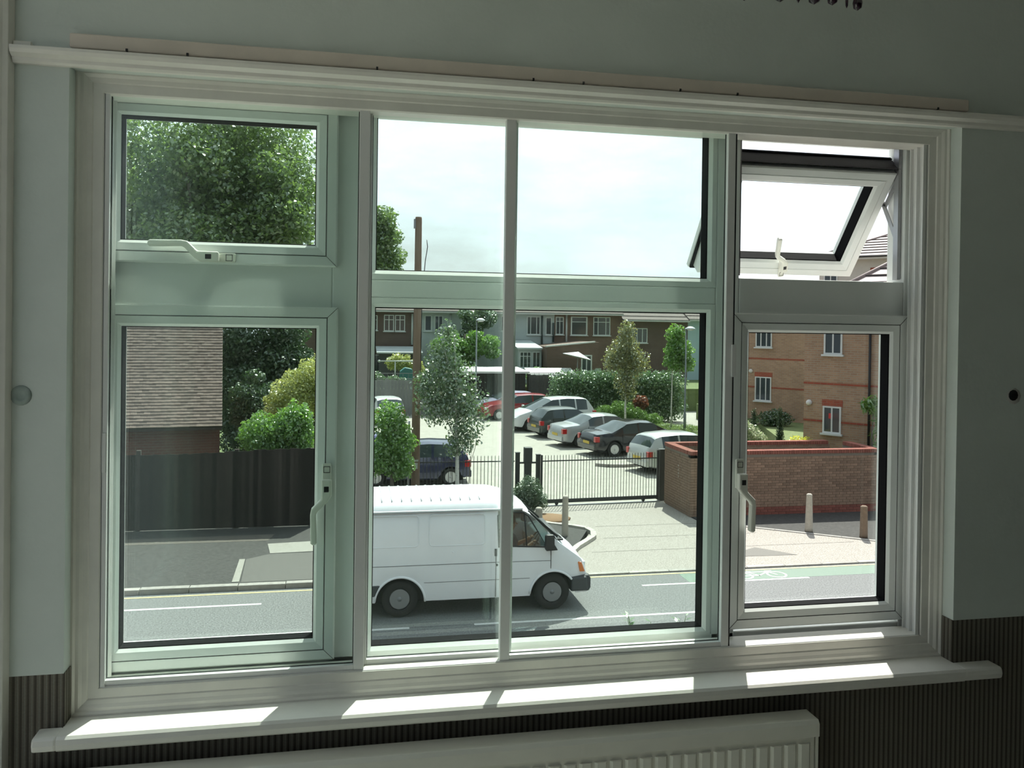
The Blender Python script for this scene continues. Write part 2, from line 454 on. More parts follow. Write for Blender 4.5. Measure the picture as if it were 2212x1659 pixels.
# left corner boxing, picture rail, batten over the window
tag(MB().prism([(RX0, -0.05), (RX0, -0.078), (-0.166, -0.082), (-0.158, -0.076), (-0.149, -0.074), (-0.146, -0.05)], FLOOR, CEIL, 'z').build('trim_1', M_gloss, kind='structure', bevel=0.001), 'narrow white painted strip in the corner of the wall', 'trim')
rail = [(-0.05, 5.787), (-0.060, 5.787), (-0.064, 5.791), (-0.066, 5.797), (-0.076, 5.803), (-0.079, 5.810), (-0.079, 5.816), (-0.05, 5.820)]
tag(MB().prism(rail, -0.146, RX1, 'x').build('trim_2', M_gloss, kind='structure'), 'white moulded picture rail running along the wall above the window', 'trim')
bt = thing('trim_3', 'thin white painted batten above the picture rail with screw holes', 'trim', (0, -0.05, 5.822), kind='structure')
MB().prism(rrect(-0.046, 1.915, 0.0, 0.028, 0.004), -0.016, 0.0, 'y').build('board', mat('cream_gloss_paint', (0.70, 0.62, 0.54), (0.64, 0.57, 0.50), scale=12, rough=0.3), bt, bevel=0.0025)
for x in (0.055, 0.166, 0.533, 0.86, 0.97, 1.19, 1.325, 1.83):
    B(x, x + 0.004, -0.0175, -0.012, -0.0005, 0.0045).build('screw_hole', M_groove, bt)
tag(B(-0.146, -0.115, -0.060, -0.05, 5.8205, 5.829).build('pipe_clip', M_gloss, bevel=0.001), 'small white metal clip on the picture rail in the corner', 'clip')
pc = thing('wall_bracket', 'white knob bracket high on the wall in the corner', 'bracket', (-0.137, -0.05, 5.93))
MB().lathe([(0.0, 0.022), (0.008, 0.02), (0.0095, 0.012), (0.007, 0.0)], 12, Matrix.Rotation(math.pi / 2, 4, 'X')).build('knob', M_gloss, pc)
B(-0.0085, -0.003, -0.006, 0.0, -0.013, 0.013).build('plate', M_black, pc)

# moulded wooden surround of the window (architrave), mitred
ar = thing('trim_4', 'white moulded wooden surround fitted round the inside of the window', 'trim', (0, 0, WZ0), kind='structure')
AZ0, AZ1 = 0.0, 5.806 - WZ0
def _arch(x0, x1, z0, z1):
    return MB().ring(x0, x1, z0, z1, [(-0.012, 0.02), (-0.012, -0.012), (0.004, -0.014), (0.008, -0.010), (0.014, -0.010), (0.020, -0.006), (0.028, -0.004), (0.030, -0.001), (0.048, 0.000), (0.0505, 0.004), (0.0505, 0.06), (0.0, 0.06)])
_arch(WX0, WX1, 0.0, WZ1 - WZ0 + 0.012).build('moulding', M_gloss, ar)
# the deep board of the sill
sl = thing('window_sill', 'deep white painted window board with rounded front edge, lit by the sun', 'sill', (0, -0.05, 4.484))
sill = [(-0.042, 0.0), (-0.046, 0.004), (-0.048, 0.014), (-0.046, 0.023), (-0.041, 0.028), (0.068, 0.028), (0.068, 0.0)]
MB().prism([(y, z) for y, z in sill], WX0 + 0.001, WX1 - 0.001, 'x').build('board', M_gloss, sl)
MB().prism([(y if y < 0 else 0.0, z) for y, z in sill], -0.092, WX0 + 0.001, 'x').build('horn', M_gloss, sl, bevel=0.004)
MB().prism([(y if y < 0 else 0.0, z) for y, z in sill], WX1 - 0.001, 2.008, 'x').build('horn', M_gloss, sl, bevel=0.004)

# ------------------------------------------------------------------ primary window (white plastic double glazing)
YF = 0.080                      # room face of the fixed frame
w1 = thing('window_1', 'white plastic three bay double glazed window facing the street', 'window', (0, 0.16, 4.50), kind='structure')
def wpart(mb, name, m, bevel=0.0, parent=None):
    o = mb.build(name, m, parent or w1, bevel=bevel)
    if parent is None: o.location = (0, -0.16, -4.50)
    return o
def bar(name, x0, x1, z0, z1, y0=YF, y1=0.150):
    return wpart(B(x0, x1, y0, y1, z0, z1), name, M_upvc, 0.003)
bar('jamb', -0.09, -0.018, 4.46, 5.99); bar('jamb', 1.857, 1.95, 4.46, 5.99)
bar('mullion', 0.447, 0.520, 4.5, 5.8); bar('mullion', 1.350, 1.410, 4.5, 5.8)
bar('head', -0.018, 1.857, 5.772, 5.99); bar('frame_sill', -0.018, 1.857, 4.46, 4.566)
bar('transom', -0.018, 0.447, 5.325, 5.440); bar('transom', 0.520, 1.350, 5.360, 5.400); bar('transom', 1.410, 1.857, 5.328, 5.425)

def gasket(x0, x1, z0, z1, ya, yb, parent):
    return MB().ring(x0, x1, z0, z1, [(-0.012, ya), (0.0, ya), (0.002, ya + 0.002), (0.002, yb), (-0.012, yb)]).build('gasket', M_gasket, parent)
def pane(x0, x1, z0, z1, ya, yb, parent, m=None):
    return B(x0 - 0.004, x1 + 0.004, ya, yb, z0 - 0.004, z1 + 0.004).build('pane', m or M_g1, parent)
def sash(gx0, gx1, gz0, gz1, w=0.046, y=0.060):
    """opening light: moulded white frame with a clip-in bead, black gasket and pane"""
    pr = [(0.0, 0.112), (0.0, y + 0.003), (0.003, y), (0.022, y), (0.0226, y + 0.0022), (0.0240, y + 0.0022), (0.0246, y), (0.040, y + 0.003), (w, y + 0.010), (w, 0.112)]
    s = MB().ring(gx0 - w, gx1 + w, gz0 - w, gz1 + w, pr).build('sash', M_upvc, w1)
    s.location = (0, -0.16, -4.50)
    # shadow lines of the bead mitres and joint
    gasket(gx0, gx1, gz0, gz1, y + 0.010, y + 0.042, s)
    pane(gx0, gx1, gz0, gz1, y + 0.036, y + 0.058, s)
    g = MB().ring(gx0 - 0.0238, gx1 + 0.0238, gz0 - 0.0238, gz1 + 0.0238, [(0.0, y + 0.0008), (0.0012, y + 0.0008), (0.0012, y + 0.0025), (0.0, y + 0.0025)])
    g.build('bead_joint', M_groove, s)
    return s
s_fan = sash(0.014, 0.411, 5.470, 5.731)
s_cas = sash(0.018, 0.415, 4.612, 5.290)
s_rca = sash(1.432, 1.812, 4.624, 5.294)
# fixed lights of the middle bay
def fixed(gx0, gx1, gz0, gz1):
    b = MB().ring(gx0 - 0.021, gx1 + 0.021, gz0 - 0.021, gz1 + 0.021, [(0.0, 0.112), (0.0, YF + 0.0015), (0.0014, YF - 0.001), (0.013, YF - 0.002), (0.021, YF + 0.006), (0.021, 0.112)]).build('glazing_bead', M_upvc, w1)
    b.location = (0, -0.16, -4.50)
    gasket(gx0, gx1, gz0, gz1, YF + 0.006, YF + 0.040, b)
    pane(gx0, gx1, gz0, gz1, YF + 0.034, YF + 0.058, b)
    return b
fixed(0.541, 1.329, 5.421, 5.772)
fixed(0.541, 1.329, 4.580, 5.339)
# mitre lines in the frame corners
def mitre(parent, xa, za, xb, zb, y):
    d = Vector((xb - xa, 0, zb - za)); nrm = Vector((-d.z, 0, d.x)).normalized() * 0.0005
    m = MB(); p = [Vector((xa, 0, za)), Vector((xb, 0, zb))]
    m.prism([((p[0] - nrm).x, (p[0] - nrm).z), ((p[1] - nrm).x, (p[1] - nrm).z), ((p[1] + nrm).x, (p[1] + nrm).z), ((p[0] + nrm).x, (p[0] + nrm).z)], y - 0.0005, y + 0.001)
    return m.build('mitre_joint', M_groove, parent)
for s, (x0, x1, z0, z1) in ((s_fan, (0.014, 0.411, 5.470, 5.731)), (s_cas, (0.018, 0.415, 4.612, 5.290)), (s_rca, (1.432, 1.812, 4.624, 5.294))):
    for sx, x in ((-1, x0), (1, x1)):
        for sz, z in ((-1, z0), (1, z1)):
            mitre(s, x + sx * 0.0225, z + sz * 0.0225, x + sx * 0.045, z + sz * 0.045, 0.060)

# the open top light of the right bay, swung out on friction stays
OA = math.radians(38)
s_open = thing('sash', '', '', (0, 0, 0)); 
for k in ('label', 'category'): del s_open[k]
s_open.parent = w1
s_open.location = (0, 0.090 - 0.16, 5.708 - 4.50); s_open.rotation_euler = (OA, 0, 0)
OX0, OX1, OH = 1.385, 1.856, 0.338
pr = [(0.0, 0.058), (0.0, 0.044), (0.010, 0.042), (0.010, 0.003), (0.013, 0.0), (0.030, 0.0), (0.0306, 0.0022), (0.0320, 0.0022), (0.0326, 0.0), (0.048, 0.003), (0.054, 0.010), (0.054, 0.058)]
MB().ring(OX0, OX1, -OH, 0, pr).build('sash_frame', M_upvc, s_open)
gasket(OX0 + 0.054, OX1 - 0.054, -OH + 0.054, -0.054, 0.010, 0.044, s_open)
pane(OX0 + 0.054, OX1 - 0.054, -OH + 0.054, -0.054, 0.036, 0.056, s_open)
MB().ring(OX0 + 0.002, OX1 - 0.002, -OH + 0.002, -0.002, [(0.0, 0.042), (0.007, 0.042), (0.007, 0.036), (0.0, 0.036)]).build('weather_seal', M_gasket, s_open)
B(OX0 + 0.004, OX1 - 0.004, 0.004, 0.057, 0.0, 0.0025).build('top_edge_shade', mat('edge_shade_grey', (0.045, 0.04, 0.045), rough=0.7), s_open)  # dark strip: shade on the sash's top edge, put in as colour
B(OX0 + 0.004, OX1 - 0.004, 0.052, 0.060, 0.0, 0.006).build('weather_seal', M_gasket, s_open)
# friction stays: track on the jamb and two crossing arms, each side
for x in (1.850, 1.414):
    t = B(x - 0.004, x + 0.004, 0.092, 0.110, 5.432, 5.768); o = t.build('stay_track', M_steel, w1); o.location = (0, -0.16, -4.50)
    def arm(a, b, wd=0.006):
        m = MB(); a = Vector(a); b = Vector(b); d = (b - a).normalized(); nn = Vector((-d.y, d.x)) * wd
        m.prism([tuple(a - nn), tuple(b - nn), tuple(b + nn), tuple(a + nn)], x - 0.003, x + 0.0, 'x')
        o = m.build('stay_arm', M_steel, w1); o.location = (0, -0.16, -4.50)
    arm((0.104, 5.540), (0.160, 5.640)); arm((0.104, 5.680), (0.148, 5.625)); arm((0.104, 5.690), (0.108, 5.768))

# handles: profile drawn in the plane of the sash, bevelled
def handle(parent, M, horn=1):
    h = thing('handle', '', '', (0, 0, 0))
    for k in ('label', 'category'): del h[k]
    h.parent = parent; h.matrix_local = M
    # local: x along the base towards the lever, z up, -y into the room
    MB().prism(rrect(-0.022, 0.048, -0.0095, 0.0095, 0.003), -0.009, 0.0, 'y').build('base_plate', M_handle, h, bevel=0.002)
    lev = [(0.010, -0.011), (0.046, -0.011), (0.058, -0.003), (0.078, 0.018), (0.085, 0.021), (0.146, 0.0185), (0.150, 0.0215), (0.150, 0.0285), (0.146, 0.032), (0.084, 0.0335), (0.072, 0.031), (0.052, 0.011), (0.010, 0.011)]
    MB().prism(lev, -0.030, -0.012, 'y').build('lever', M_handle, h, bevel=0.004)
    B(0.014, 0.044, -0.016, -0.008, -0.008, 0.008).build('boss', M_handle, h)
    B(0.024, 0.036, -0.0308, -0.026, -0.005, 0.005).build('key_slot', M_black, h)
    MB().ring(-0.016, -0.002, -0.007, 0.007, [(0, -0.0096), (0.0012, -0.0096), (0.0012, -0.008), (0, -0.008)]).build('cover_joint', M_groove, h)
    return h
R = Matrix.Rotation
handle(s_fan, Matrix.Translation((0.225, 0.060, 5.437)) @ R(math.pi, 4, 'Z') @ R(0, 4, 'X') @ Matrix.Scale(-1, 4, (0, 1, 0)))
handle(s_cas, Matrix.Translation((0.4410, 0.060, 4.975)) @ R(math.pi / 2, 4, 'Y') @ Matrix.Scale(-1, 4, (0, 0, 1)))
handle(s_rca, Matrix.Translation((1.4060, 0.060, 4.968)) @ R(math.pi / 2, 4, 'Y'))
handle(s_open, Matrix.Translation((1.630, 0.0, -OH + 0.026)) @ R(math.radians(-14), 4, 'Y') @ R(math.radians(-90), 4, 'Y') @ Matrix.Scale(0.8, 4))
# outside ledge
tag(MB().prism([(0.145, 4.52), (0.145, 4.44), (0.285, 4.44), (0.285, 4.475)], -0.08, 1.94, 'x').build('outside_ledge', mat('ledge_concrete', (0.5, 0.5, 0.47), (0.42, 0.42, 0.40), scale=20, rough=0.9)), 'pale sloping ledge under the outside of the window', 'ledge')
def sprout(x, h, n, lab, sd):
    rg = random.Random(sd)
    t = thing('weed_sprout', lab, 'weed', (x, 0.235, 4.487), group='weeds on the outside ledge')
    m = MB(); l = MB()
    for i in range(n):
        dx, dy = rg.uniform(-0.02, 0.02), rg.uniform(-0.01, 0.01)
        hh = h * rg.uniform(0.7, 1.0)
        m.tube([(dx * 0.2, dy * 0.2, 0), (dx * 0.6, dy * 0.6, hh * 0.6), (dx, dy, hh)], [0.0012, 0.001, 0.0006], 5)
        for k in range(5):
            f = 0.4 + 0.15 * k; a = rg.uniform(0, 6.28); s = 0.016 * rg.uniform(0.6, 1.2)
            c = Vector((dx * f, dy * f, hh * f)); u = Vector((math.cos(a), math.sin(a), 0.35)) * s; v = Vector((-math.sin(a), math.cos(a), 0)) * s * 0.25
            l.add([c, c + u * 0.5 + v, c + u, c + u * 0.5 - v], [(0, 1, 2, 3)])
    M_weed = MATS.get('weed_leaf') or leafmat('weed_leaf', (0.06, 0.14, 0.05), (0.12, 0.22, 0.08))
    m.build('stem', mat('weed_stem', (0.10, 0.16, 0.06), rough=0.7), t); l.build('leaf', M_weed, t, fix=False)
sprout(1.212, 0.078, 4, 'tallest bushy green weed on the outside ledge', 1)
sprout(1.262, 0.055, 2, 'small green weed between two taller ones on the ledge', 2)
sprout(1.338, 0.074, 3, 'upright green weed on the ledge beside the dark jamb', 3)

# ------------------------------------------------------------------ secondary glazing: white aluminium track with three sliding panels
w2 = thing('window_2', 'white aluminium secondary glazing with three sliding panels, drawn to one side', 'window', (0, 0.05, WZ0 + 0.03), kind='structure')
def w2o(mb, name, m, bevel=0.0, parent=None):
    o = mb.build(name, m, parent or w2, bevel=bevel)
    if parent is None: o.location = (0, -0.05, -(WZ0 + 0.03))
    return o
# track: three fins, head and sides
for nm, x0, x1, z0, z1 in (('track_sill', -0.001, 1.858, 4.540, 4.558), ('track_head', -0.001, 1.858, 5.786, 5.806), ('track_side', -0.004, 0.002, 4.540, 5.806), ('track_side', 1.856, 1.866, 4.540, 5.806)):
    o = w2o(B(x0, x1, 0.002, 0.052, z0, z1), nm, M_alu, 0.0008)
for y in (0.002, 0.0262, 0.050):
    w2o(MB().ring(0.0, 1.858, 4.552, 5.790, [(0.0, y), (0.010, y), (0.010, y + 0.002), (0.0, y + 0.002)]), 'track_fin', M_alu)
def panel(x0, x1, y, wl, wr, lab, rl=0.014, shoot=True):
    p = thing('sliding_panel', lab, '', (0, 0, 0)); del p['category']
    p.parent = w2; p.location = (0, -0.05, -(WZ0 + 0.03))
    z0, z1 = 4.5595, 5.784
    B(x0, x0 + wl, y, y + 0.019, z0, z1).build('stile', M_alu, p, bevel=0.0015)
    B(x1 - wr, x1, y, y + 0.019, z0, z1).build('stile', M_alu, p, bevel=0.0015)
    B(x0 + wl, x1 - wr, y + 0.001, y + 0.018, z0, z0 + rl).build('rail', M_alu, p, bevel=0.001)
    B(x0 + wl, x1 - wr, y + 0.001, y + 0.018, z1 - rl * 0.55, z1).build('rail', M_alu, p, bevel=0.001)
    B(x0 + wl - 0.003, x1 - wr + 0.003, y + 0.0075, y + 0.0115, z0 + rl - 0.004, z1 - rl * 0.55 + 0.004).build('pane', M_g2, p)
    MB().ring(x0 + wl, x1 - wr, z0 + rl, z1 - rl * 0.55, [(0, y + 0.0118), (0.0018, y + 0.0118), (0.0018, y + 0.014), (0, y + 0.014)]).build('gasket', M_gasket, p)
    return p
panel(0.003, 0.524, 0.0045, 0.006, 0.022, 'panel over the opening with the two handles')
p2 = panel(0.520, 0.850, 0.0285, 0.010, 0.012, 'narrow showing panel between two others')
p3 = panel(0.819, 1.360, 0.0045, 0.022, 0.019, 'panel drawn half across, its free edge by the open light')
B(1.357, 1.3635, 0.006, 0.022, 4.5595, 5.784).build('brush_seal', M_black, p3)
B(0.5005, 0.5030, 0.0235, 0.0285, 4.5595, 5.784).build('brush_seal', M_black, p2)
B(1.3555, 1.3665, 0.000, 0.0045, 5.190, 5.265).build('finger_pull', M_alu, p3, bevel=0.001)
B(0.001, 0.0085, -0.0005, 0.0045, 4.995, 5.075).build('finger_pull', M_alu, p3, bevel=0.001)

# ------------------------------------------------------------------ radiator under the sill
rd = thing('radiator', 'cream steel panel radiator with ribbed front under the window', 'radiator', (0.6, -0.05, 3.80))
RXa, RXb, RT = -0.72, 0.915, 4.440 - 3.80
MB().prism([(-0.074, 0.0), (-0.074, RT - 0.035), (-0.070, RT - 0.030), (-0.058, RT - 0.030), (-0.058, 0.0)], RXa + 0.01, RXb - 0.01, 'x').build('panel', M_rad, rd)
cap = [(-0.080, RT - 0.036), (-0.080, RT - 0.008), (-0.074, RT), (-0.024, RT), (-0.024, RT - 0.01), (-0.070, RT - 0.012), (-0.074, RT - 0.036)]
MB().prism(cap, RXa, RXb, 'x').build('top_grille', M_rad, rd, bevel=0.001)
B(RXb - 0.006, RXb, -0.075, -0.022, 0.01, RT - 0.012).build('side_panel', M_rad, rd); B(RXa, RXa + 0.006, -0.075, -0.022, 0.01, RT - 0.012).build('side_panel', M_rad, rd)
B(RXa + 0.02, RXb - 0.02, -0.045, -0.030, 0.02, RT - 0.04).build('back_panel', M_rad, rd)
rib = None; x = RXb - 0.018
while x > RXa + 0.03:
    if rib is None:
        rib = MB().prism([(-0.0145, -0.0005), (-0.009, -0.006), (0.009, -0.006), (0.0145, -0.0005)], 0.03, RT - 0.050, 'z').build('rib', M_rad, rd); rib.location = (x - 0.016, -0.074, 0)
    else: dupe(rib, rd, (x - 0.016, -0.074, 0))
    x -= 0.0333
for xx in (RXa + 0.2, RXb - 0.2): B(xx, xx + 0.03, -0.031, -0.001, 0.1, 0.5).build('wall_bracket', M_steel, rd)

# ------------------------------------------------------------------ dark glass drops of a light fitting near the wall
lf = thing('ceiling_light', 'dark purple glass drops hanging from a light fitting near the wall', 'light', (1.385, -0.22, CEIL + 0.0))
M_drop = mat('dark_purple_glass', (0.025, 0.008, 0.02), rough=0.08, coat=0.5)
MB().lathe([(0.03, 0.0), (0.045, -0.012), (0.03, -0.03), (0.006, -0.035)], 16).build('ceiling_rose', M_steel, lf)
MB().tube([(0.13 * math.cos(a), 0.05 * math.sin(a), -0.186) for a in [i * math.pi / 12 for i in range(24)]], 0.004, 6, closed=True).build('hoop', M_steel, lf)
for a in (0, 2.09, 4.19): MB().tube([(0, 0, -0.03), (0.13 * math.cos(a), 0.05 * math.sin(a), -0.186)], 0.002, 5).build('hanger', M_steel, lf)
for x, ln, r in ((-0.127, 0.072, 0.010), (-0.066, 0.082, 0.012), (-0.030, 0.083, 0.004), (0.004, 0.083, 0.013), (0.046, 0.080, 0.011), (0.083, 0.080, 0.003), (0.120, 0.074, 0.010)):
    yy = -0.05 * math.sqrt(max(0, 1 - (x / 0.13) ** 2))
    d = MB().lathe([(0.0005, -0.186), (0.001, -0.186 - ln * 0.25), (r * 0.5, -0.186 - ln * 0.45), (r, -0.186 - ln * 0.78), (r * 0.8, -0.186 - ln * 0.93), (0.0, -0.186 - ln)], 10, Matrix.Translation((x, yy, 0)))
    d.build('glass_drop', M_drop, lf)

# ------------------------------------------------------------------ the house's own street front
fc = MB()
M_facade = brickmat('facade_brick', (0.36, 0.20, 0.13), (0.30, 0.16, 0.11), (0.42, 0.39, 0.34))
FX0, FX1, FZ1 = -0.75, 9.0, 6.7
hx0, hx1, hz0, hz1 = -0.085, 1.945, 4.44, 5.98
fc.box(FX0, hx0, 0.085, 0.205, -0.1, FZ1).box(hx1, FX1, 0.085, 0.205, -0.1, FZ1).box(hx0, hx1, 0.085, 0.205, -0.1, hz0).box(hx0, hx1, 0.085, 0.205, hz1, FZ1)
tag(fc.build('wall_outer', M_facade, kind='structure'), 'brick outer leaf of the house front round the window', 'wall')
# ================================================================== OUTSIDE: ground
def slab(name, pts, z0, z1, m, lab, cat):
    return tag(MB().prism(pts, z0, z1, 'z').build(name, m, kind='structure'), lab, cat)
M_road = mat('road_asphalt', (0.085, 0.087, 0.087), (0.235, 0.24, 0.24), scale=34, rough=0.85, bump=0.5, bscale=60)
M_tar = mat('pavement_tarmac', (0.038, 0.037, 0.035), (0.066, 0.064, 0.060), scale=14, rough=0.9, bump=0.3, bscale=90)
M_lot = mat('car_park_concrete', (0.33, 0.315, 0.275), (0.39, 0.37, 0.325), scale=2.2, rough=0.9)
M_cross = mat('crossover_aggregate', (0.20, 0.175, 0.15), (0.44, 0.41, 0.375), scale=34, rough=0.9, bump=0.3, bscale=80)
M_conc = mat('concrete_slab', (0.26, 0.25, 0.22), (0.31, 0.30, 0.27), scale=9, rough=0.9)
M_kerb = mat('kerb_stone', (0.30, 0.28, 0.26), (0.40, 0.38, 0.35), scale=9, rough=0.9, rnd=0.12)
M_white_line = mat('white_road_paint', (0.72, 0.72, 0.70), (0.55, 0.55, 0.54), scale=40, rough=0.7)
M_yellow_line = mat('yellow_road_paint', (0.66, 0.55, 0.24), (0.52, 0.45, 0.24), scale=30, rough=0.7)
M_grass = mat('grass_ground', (0.10, 0.14, 0.05), (0.15, 0.19, 0.07), scale=6, rough=0.95)
M_soil = mat('bare_soil', (0.28, 0.17, 0.09), (0.20, 0.12, 0.07), scale=30, rough=0.95)

slab('ground', [(-80, -3), (120, -3), (120, 160), (-80, 160)], -0.4, -0.09, M_grass, 'rough grass and earth beyond the street', 'ground')
slab('near_pavement', [(-40, 0.2), (60, 0.2), (60, 7.0), (-40, 7.0)], -0.3, 0.06, M_conc, 'concrete pavement on the near side of the road', 'pavement')
slab('bounce_yard', [(-30, -12), (-0.75, -12), (-0.75, 0.2), (-30, 0.2)], -0.3, 0.05, M_lot, 'unseen pale yard added to bounce light into the room', 'yard')  # added out of view: sunlit ground throwing light in at the side window
rdm = slab('road', [(-40, 7.0), (60, 7.0), (60, 15.27), (-40, 15.27)], -0.3, 0.0, M_road, 'grey asphalt road running past the house', 'road')
slab('pavement_left', [(-40, 15.45), (4.6, 15.45), (5.2, 16.2), (5.85, 17.3), (6.5, 18.7), (5.5, 19.7), (5.2, 22.6), (-1.2, 22.6), (-1.2, 20.2), (-40, 20.2)], -0.3, 0.09, M_tar, 'dark tarmac pavement in front of the wooden fence', 'pavement')
cro = slab('crossover', [(4.6, 15.28), (40, 15.28), (40, 15.75), (22, 16.15), (13.52, 16.86), (10.85, 18.76), (9.9, 19.5), (9.86, 21.9), (5.3, 21.9), (5.6, 19.8), (6.6, 18.75), (5.9, 17.3), (5.25, 16.2)], -0.3, 0.025, M_cross, 'pale gravelly concrete driveway in front of the gate', 'driveway')
for ya, xa, xb in ((19.3, 6.9, 9.75), (18.1, 6.75, 10.9), (16.9, 6.1, 12.9)):
    B(xa, xb, ya - 0.012, ya + 0.012, 0.02, 0.0262).build('expansion_joint', mat('joint_shadow', (0.10, 0.09, 0.08), rough=0.95), cro)
slab('pavement_right', [(13.54, 16.90), (22, 16.19), (40, 15.79), (40, 20.6), (9.93, 20.6), (9.93, 19.52), (10.87, 18.80)], -0.3, 0.035, M_tar, 'grey tarmac path in front of the brick enclosure', 'pavement')
slab('car_park', [(-0.8, 21.9), (5.3, 21.9), (30, 21.9), (30, 48.2), (14.35, 48.2), (14.35, 50.0), (11.4, 50.0), (11.4, 52.2), (6.6, 52.2), (6.6, 48.2), (-4, 48.2), (-4, 22.7), (-0.8, 22.7)], -0.3, 0.012, M_lot, 'bright concrete car park behind the gate', 'car park')
slab('verge', [(17.2, 32), (30, 33), (30, 41), (14.6, 40.2)], -0.2, 0.05, M_grass, 'strip of sunlit grass beside the parked cars', 'grass')
slab('garden_ground', [(-30, 48.2), (6.6, 48.2), (6.6, 52.2), (11.4, 52.2), (11.4, 50.0), (14.35, 50.0), (14.35, 48.2), (60, 48.2), (60, 75), (-30, 75)], -0.3, 1.45, M_grass, 'raised garden ground behind the far fence', 'ground')
slab('flats_ground', [(11.6, 22.6), (16, 22.6), (40, 16.5), (60, 30), (40, 60), (20.5, 44), (19.3, 34), (16.6, 26.2), (15.6, 25.5), (11.6, 24.7)], -0.3, 0.9, M_grass, 'raised lawn round the brick flats', 'ground')

# kerbs, stone by stone
ks = thing('kerb', 'grey kerb stones along the far edge of the road', 'kerb', (0, 15.36, 0), kind='structure')
k0 = None; x = -8.05
while x < 4.5:
    if k0 is None: k0 = B(0, 0.905, -0.085, 0.085, -0.1, 0.105).build('kerb_stone', M_kerb, ks, bevel=0.012); k0.location = (x, 0, 0)
    else: dupe(k0, ks, (x, 0, random.uniform(-0.006, 0.006)))
    x += 0.915
kd = thing('dropped_kerb', 'low kerb stones across the mouth of the driveway', 'kerb', (0, 15.275, 0), kind='structure')
k1 = None; x = 4.62
while x < 24:
    if k1 is None: k1 = B(0, 0.905, -0.07, 0.07, -0.1, 0.032).build('kerb_stone', M_kerb, kd, bevel=0.008); k1.location = (x, 0, 0)
    else: dupe(k1, kd, (x, 0, random.uniform(-0.003, 0.003)))
    x += 0.915
def kerb_path(name, pts, lab, h=0.11, w=0.075, step=0.45, m=None):
    t = thing(name, lab, 'kerb', (pts[0][0], pts[0][1], 0), kind='structure')
    P = [Vector(p) for p in pts]; first = None
    for a, b in zip(P[:-1], P[1:]):
        L = (b - a).length; n = max(1, round(L / step)); d = (b - a) / n
        for i in range(n):
            p = a + d * i
            c = (p.x + d.x / 2 - pts[0][0], p.y + d.y / 2 - pts[0][1], 0); rz = math.atan2(d.y, d.x)
            ln = d.length
            o = B(-ln / 2 + 0.004, ln / 2 - 0.004, -w, w, -0.1, h).build('kerb_stone', m or M_kerb, t); o.location = c; o.rotation_euler = (0, 0, rz)
    return t
M_kerbl = mat('pale_kerb_stone', (0.50, 0.48, 0.43), (0.42, 0.40, 0.36), scale=9, rough=0.9, rnd=0.1)
kerb_path('curved_kerb', [(5.35, 20.0), (5.75, 19.55), (6.25, 19.25), (6.55, 18.95), (6.62, 18.55), (6.5, 18.1), (6.2, 17.7), (5.85, 17.25), (5.2, 16.15), (4.62, 15.4)], 'pale curved kerb round the pavement corner by the bollards', 0.115, 0.07, 0.5, M_kerbl)
kerb_path('path_kerb', [(9.9, 19.48), (10.86, 18.77), (13.53, 16.87), (22, 16.17)], 'flush kerb between the pale driveway and the tarmac path', 0.045, 0.05, 0.9)
isl = thing('parking_island', 'low kerbed concrete island between the parked cars', 'island', (9.7, 28.4, 0), kind='structure')
ip = [(0.05, 0.25), (0.45, -0.05), (1.0, -0.13), (1.9, 0.06), (5.8, 0.85), (5.7, 1.55), (1.8, 0.95), (0.6, 0.8)]
MB().prism(ip, -0.1, 0.07, 'z').build('top', M_lot, isl)
for a, b in zip(ip[:4] + [ip[4]], ip[1:5]):
    d = Vector((b[0] - a[0], b[1] - a[1], 0)); o = B(0, d.length, -0.07, 0.07, -0.1, 0.125).build('kerb_stone', M_kerb, isl); o.location = (a[0], a[1], 0); o.rotation_euler = (0, 0, math.atan2(d.y, d.x))

# repairs in the pavement, paint on the road: thin flat things
def flat(name, pts, z, m, lab, cat, t=0.006, group=None):
    return tag(MB().prism(pts, z - 0.004, z + t, 'z').build(name, m), lab, cat, group)
flat('concrete_patch', [(-1.25, 17.60), (1.6, 17.75), (1.6, 18.75), (-1.38, 18.45)], 0.09, M_conc, 'pale concrete patch let into the tarmac pavement', 'patch')
flat('tarmac_patch', [(-1.62, 15.52), (2.0, 15.52), (2.0, 17.6), (-1.25, 17.55), (-1.72, 17.2)], 0.09, mat('lighter_tarmac', (0.10, 0.096, 0.088), (0.13, 0.125, 0.115), scale=20, rough=0.9), 'lighter tarmac strip beside the concrete patch', 'patch', 0.003)
flat('slab_edge', [(-1.80, 15.55), (-1.66, 15.55), (-1.74, 17.2), (-1.86, 17.2)], 0.09, M_conc, 'narrow pale strip edging the lighter tarmac', 'patch', 0.008)
flat('pavement_strip', [(-12, 18.75), (-1.4, 18.75), (-1.3, 19.35), (-12, 19.2)], 0.09, mat('dusty_tarmac', (0.125, 0.112, 0.095), (0.095, 0.086, 0.075), scale=12, rough=0.95), 'dusty lighter band of pavement along the fence', 'patch', 0.003)
flat('asphalt_patch', [(9.45, 16.35), (10.15, 16.75), (10.35, 16.55), (10.85, 16.0), (9.3, 16.05)], 0.025, mat('patch_asphalt', (0.15, 0.14, 0.13), (0.20, 0.19, 0.17), scale=40, rough=0.9), 'dark repair patch in the pale driveway', 'patch')
flat('yellow_line', [(-40, 15.07), (40, 15.07), (40, 15.13), (-40, 15.13)], 0.0, M_yellow_line, 'single yellow line along the far kerb', 'road marking', 0.004)
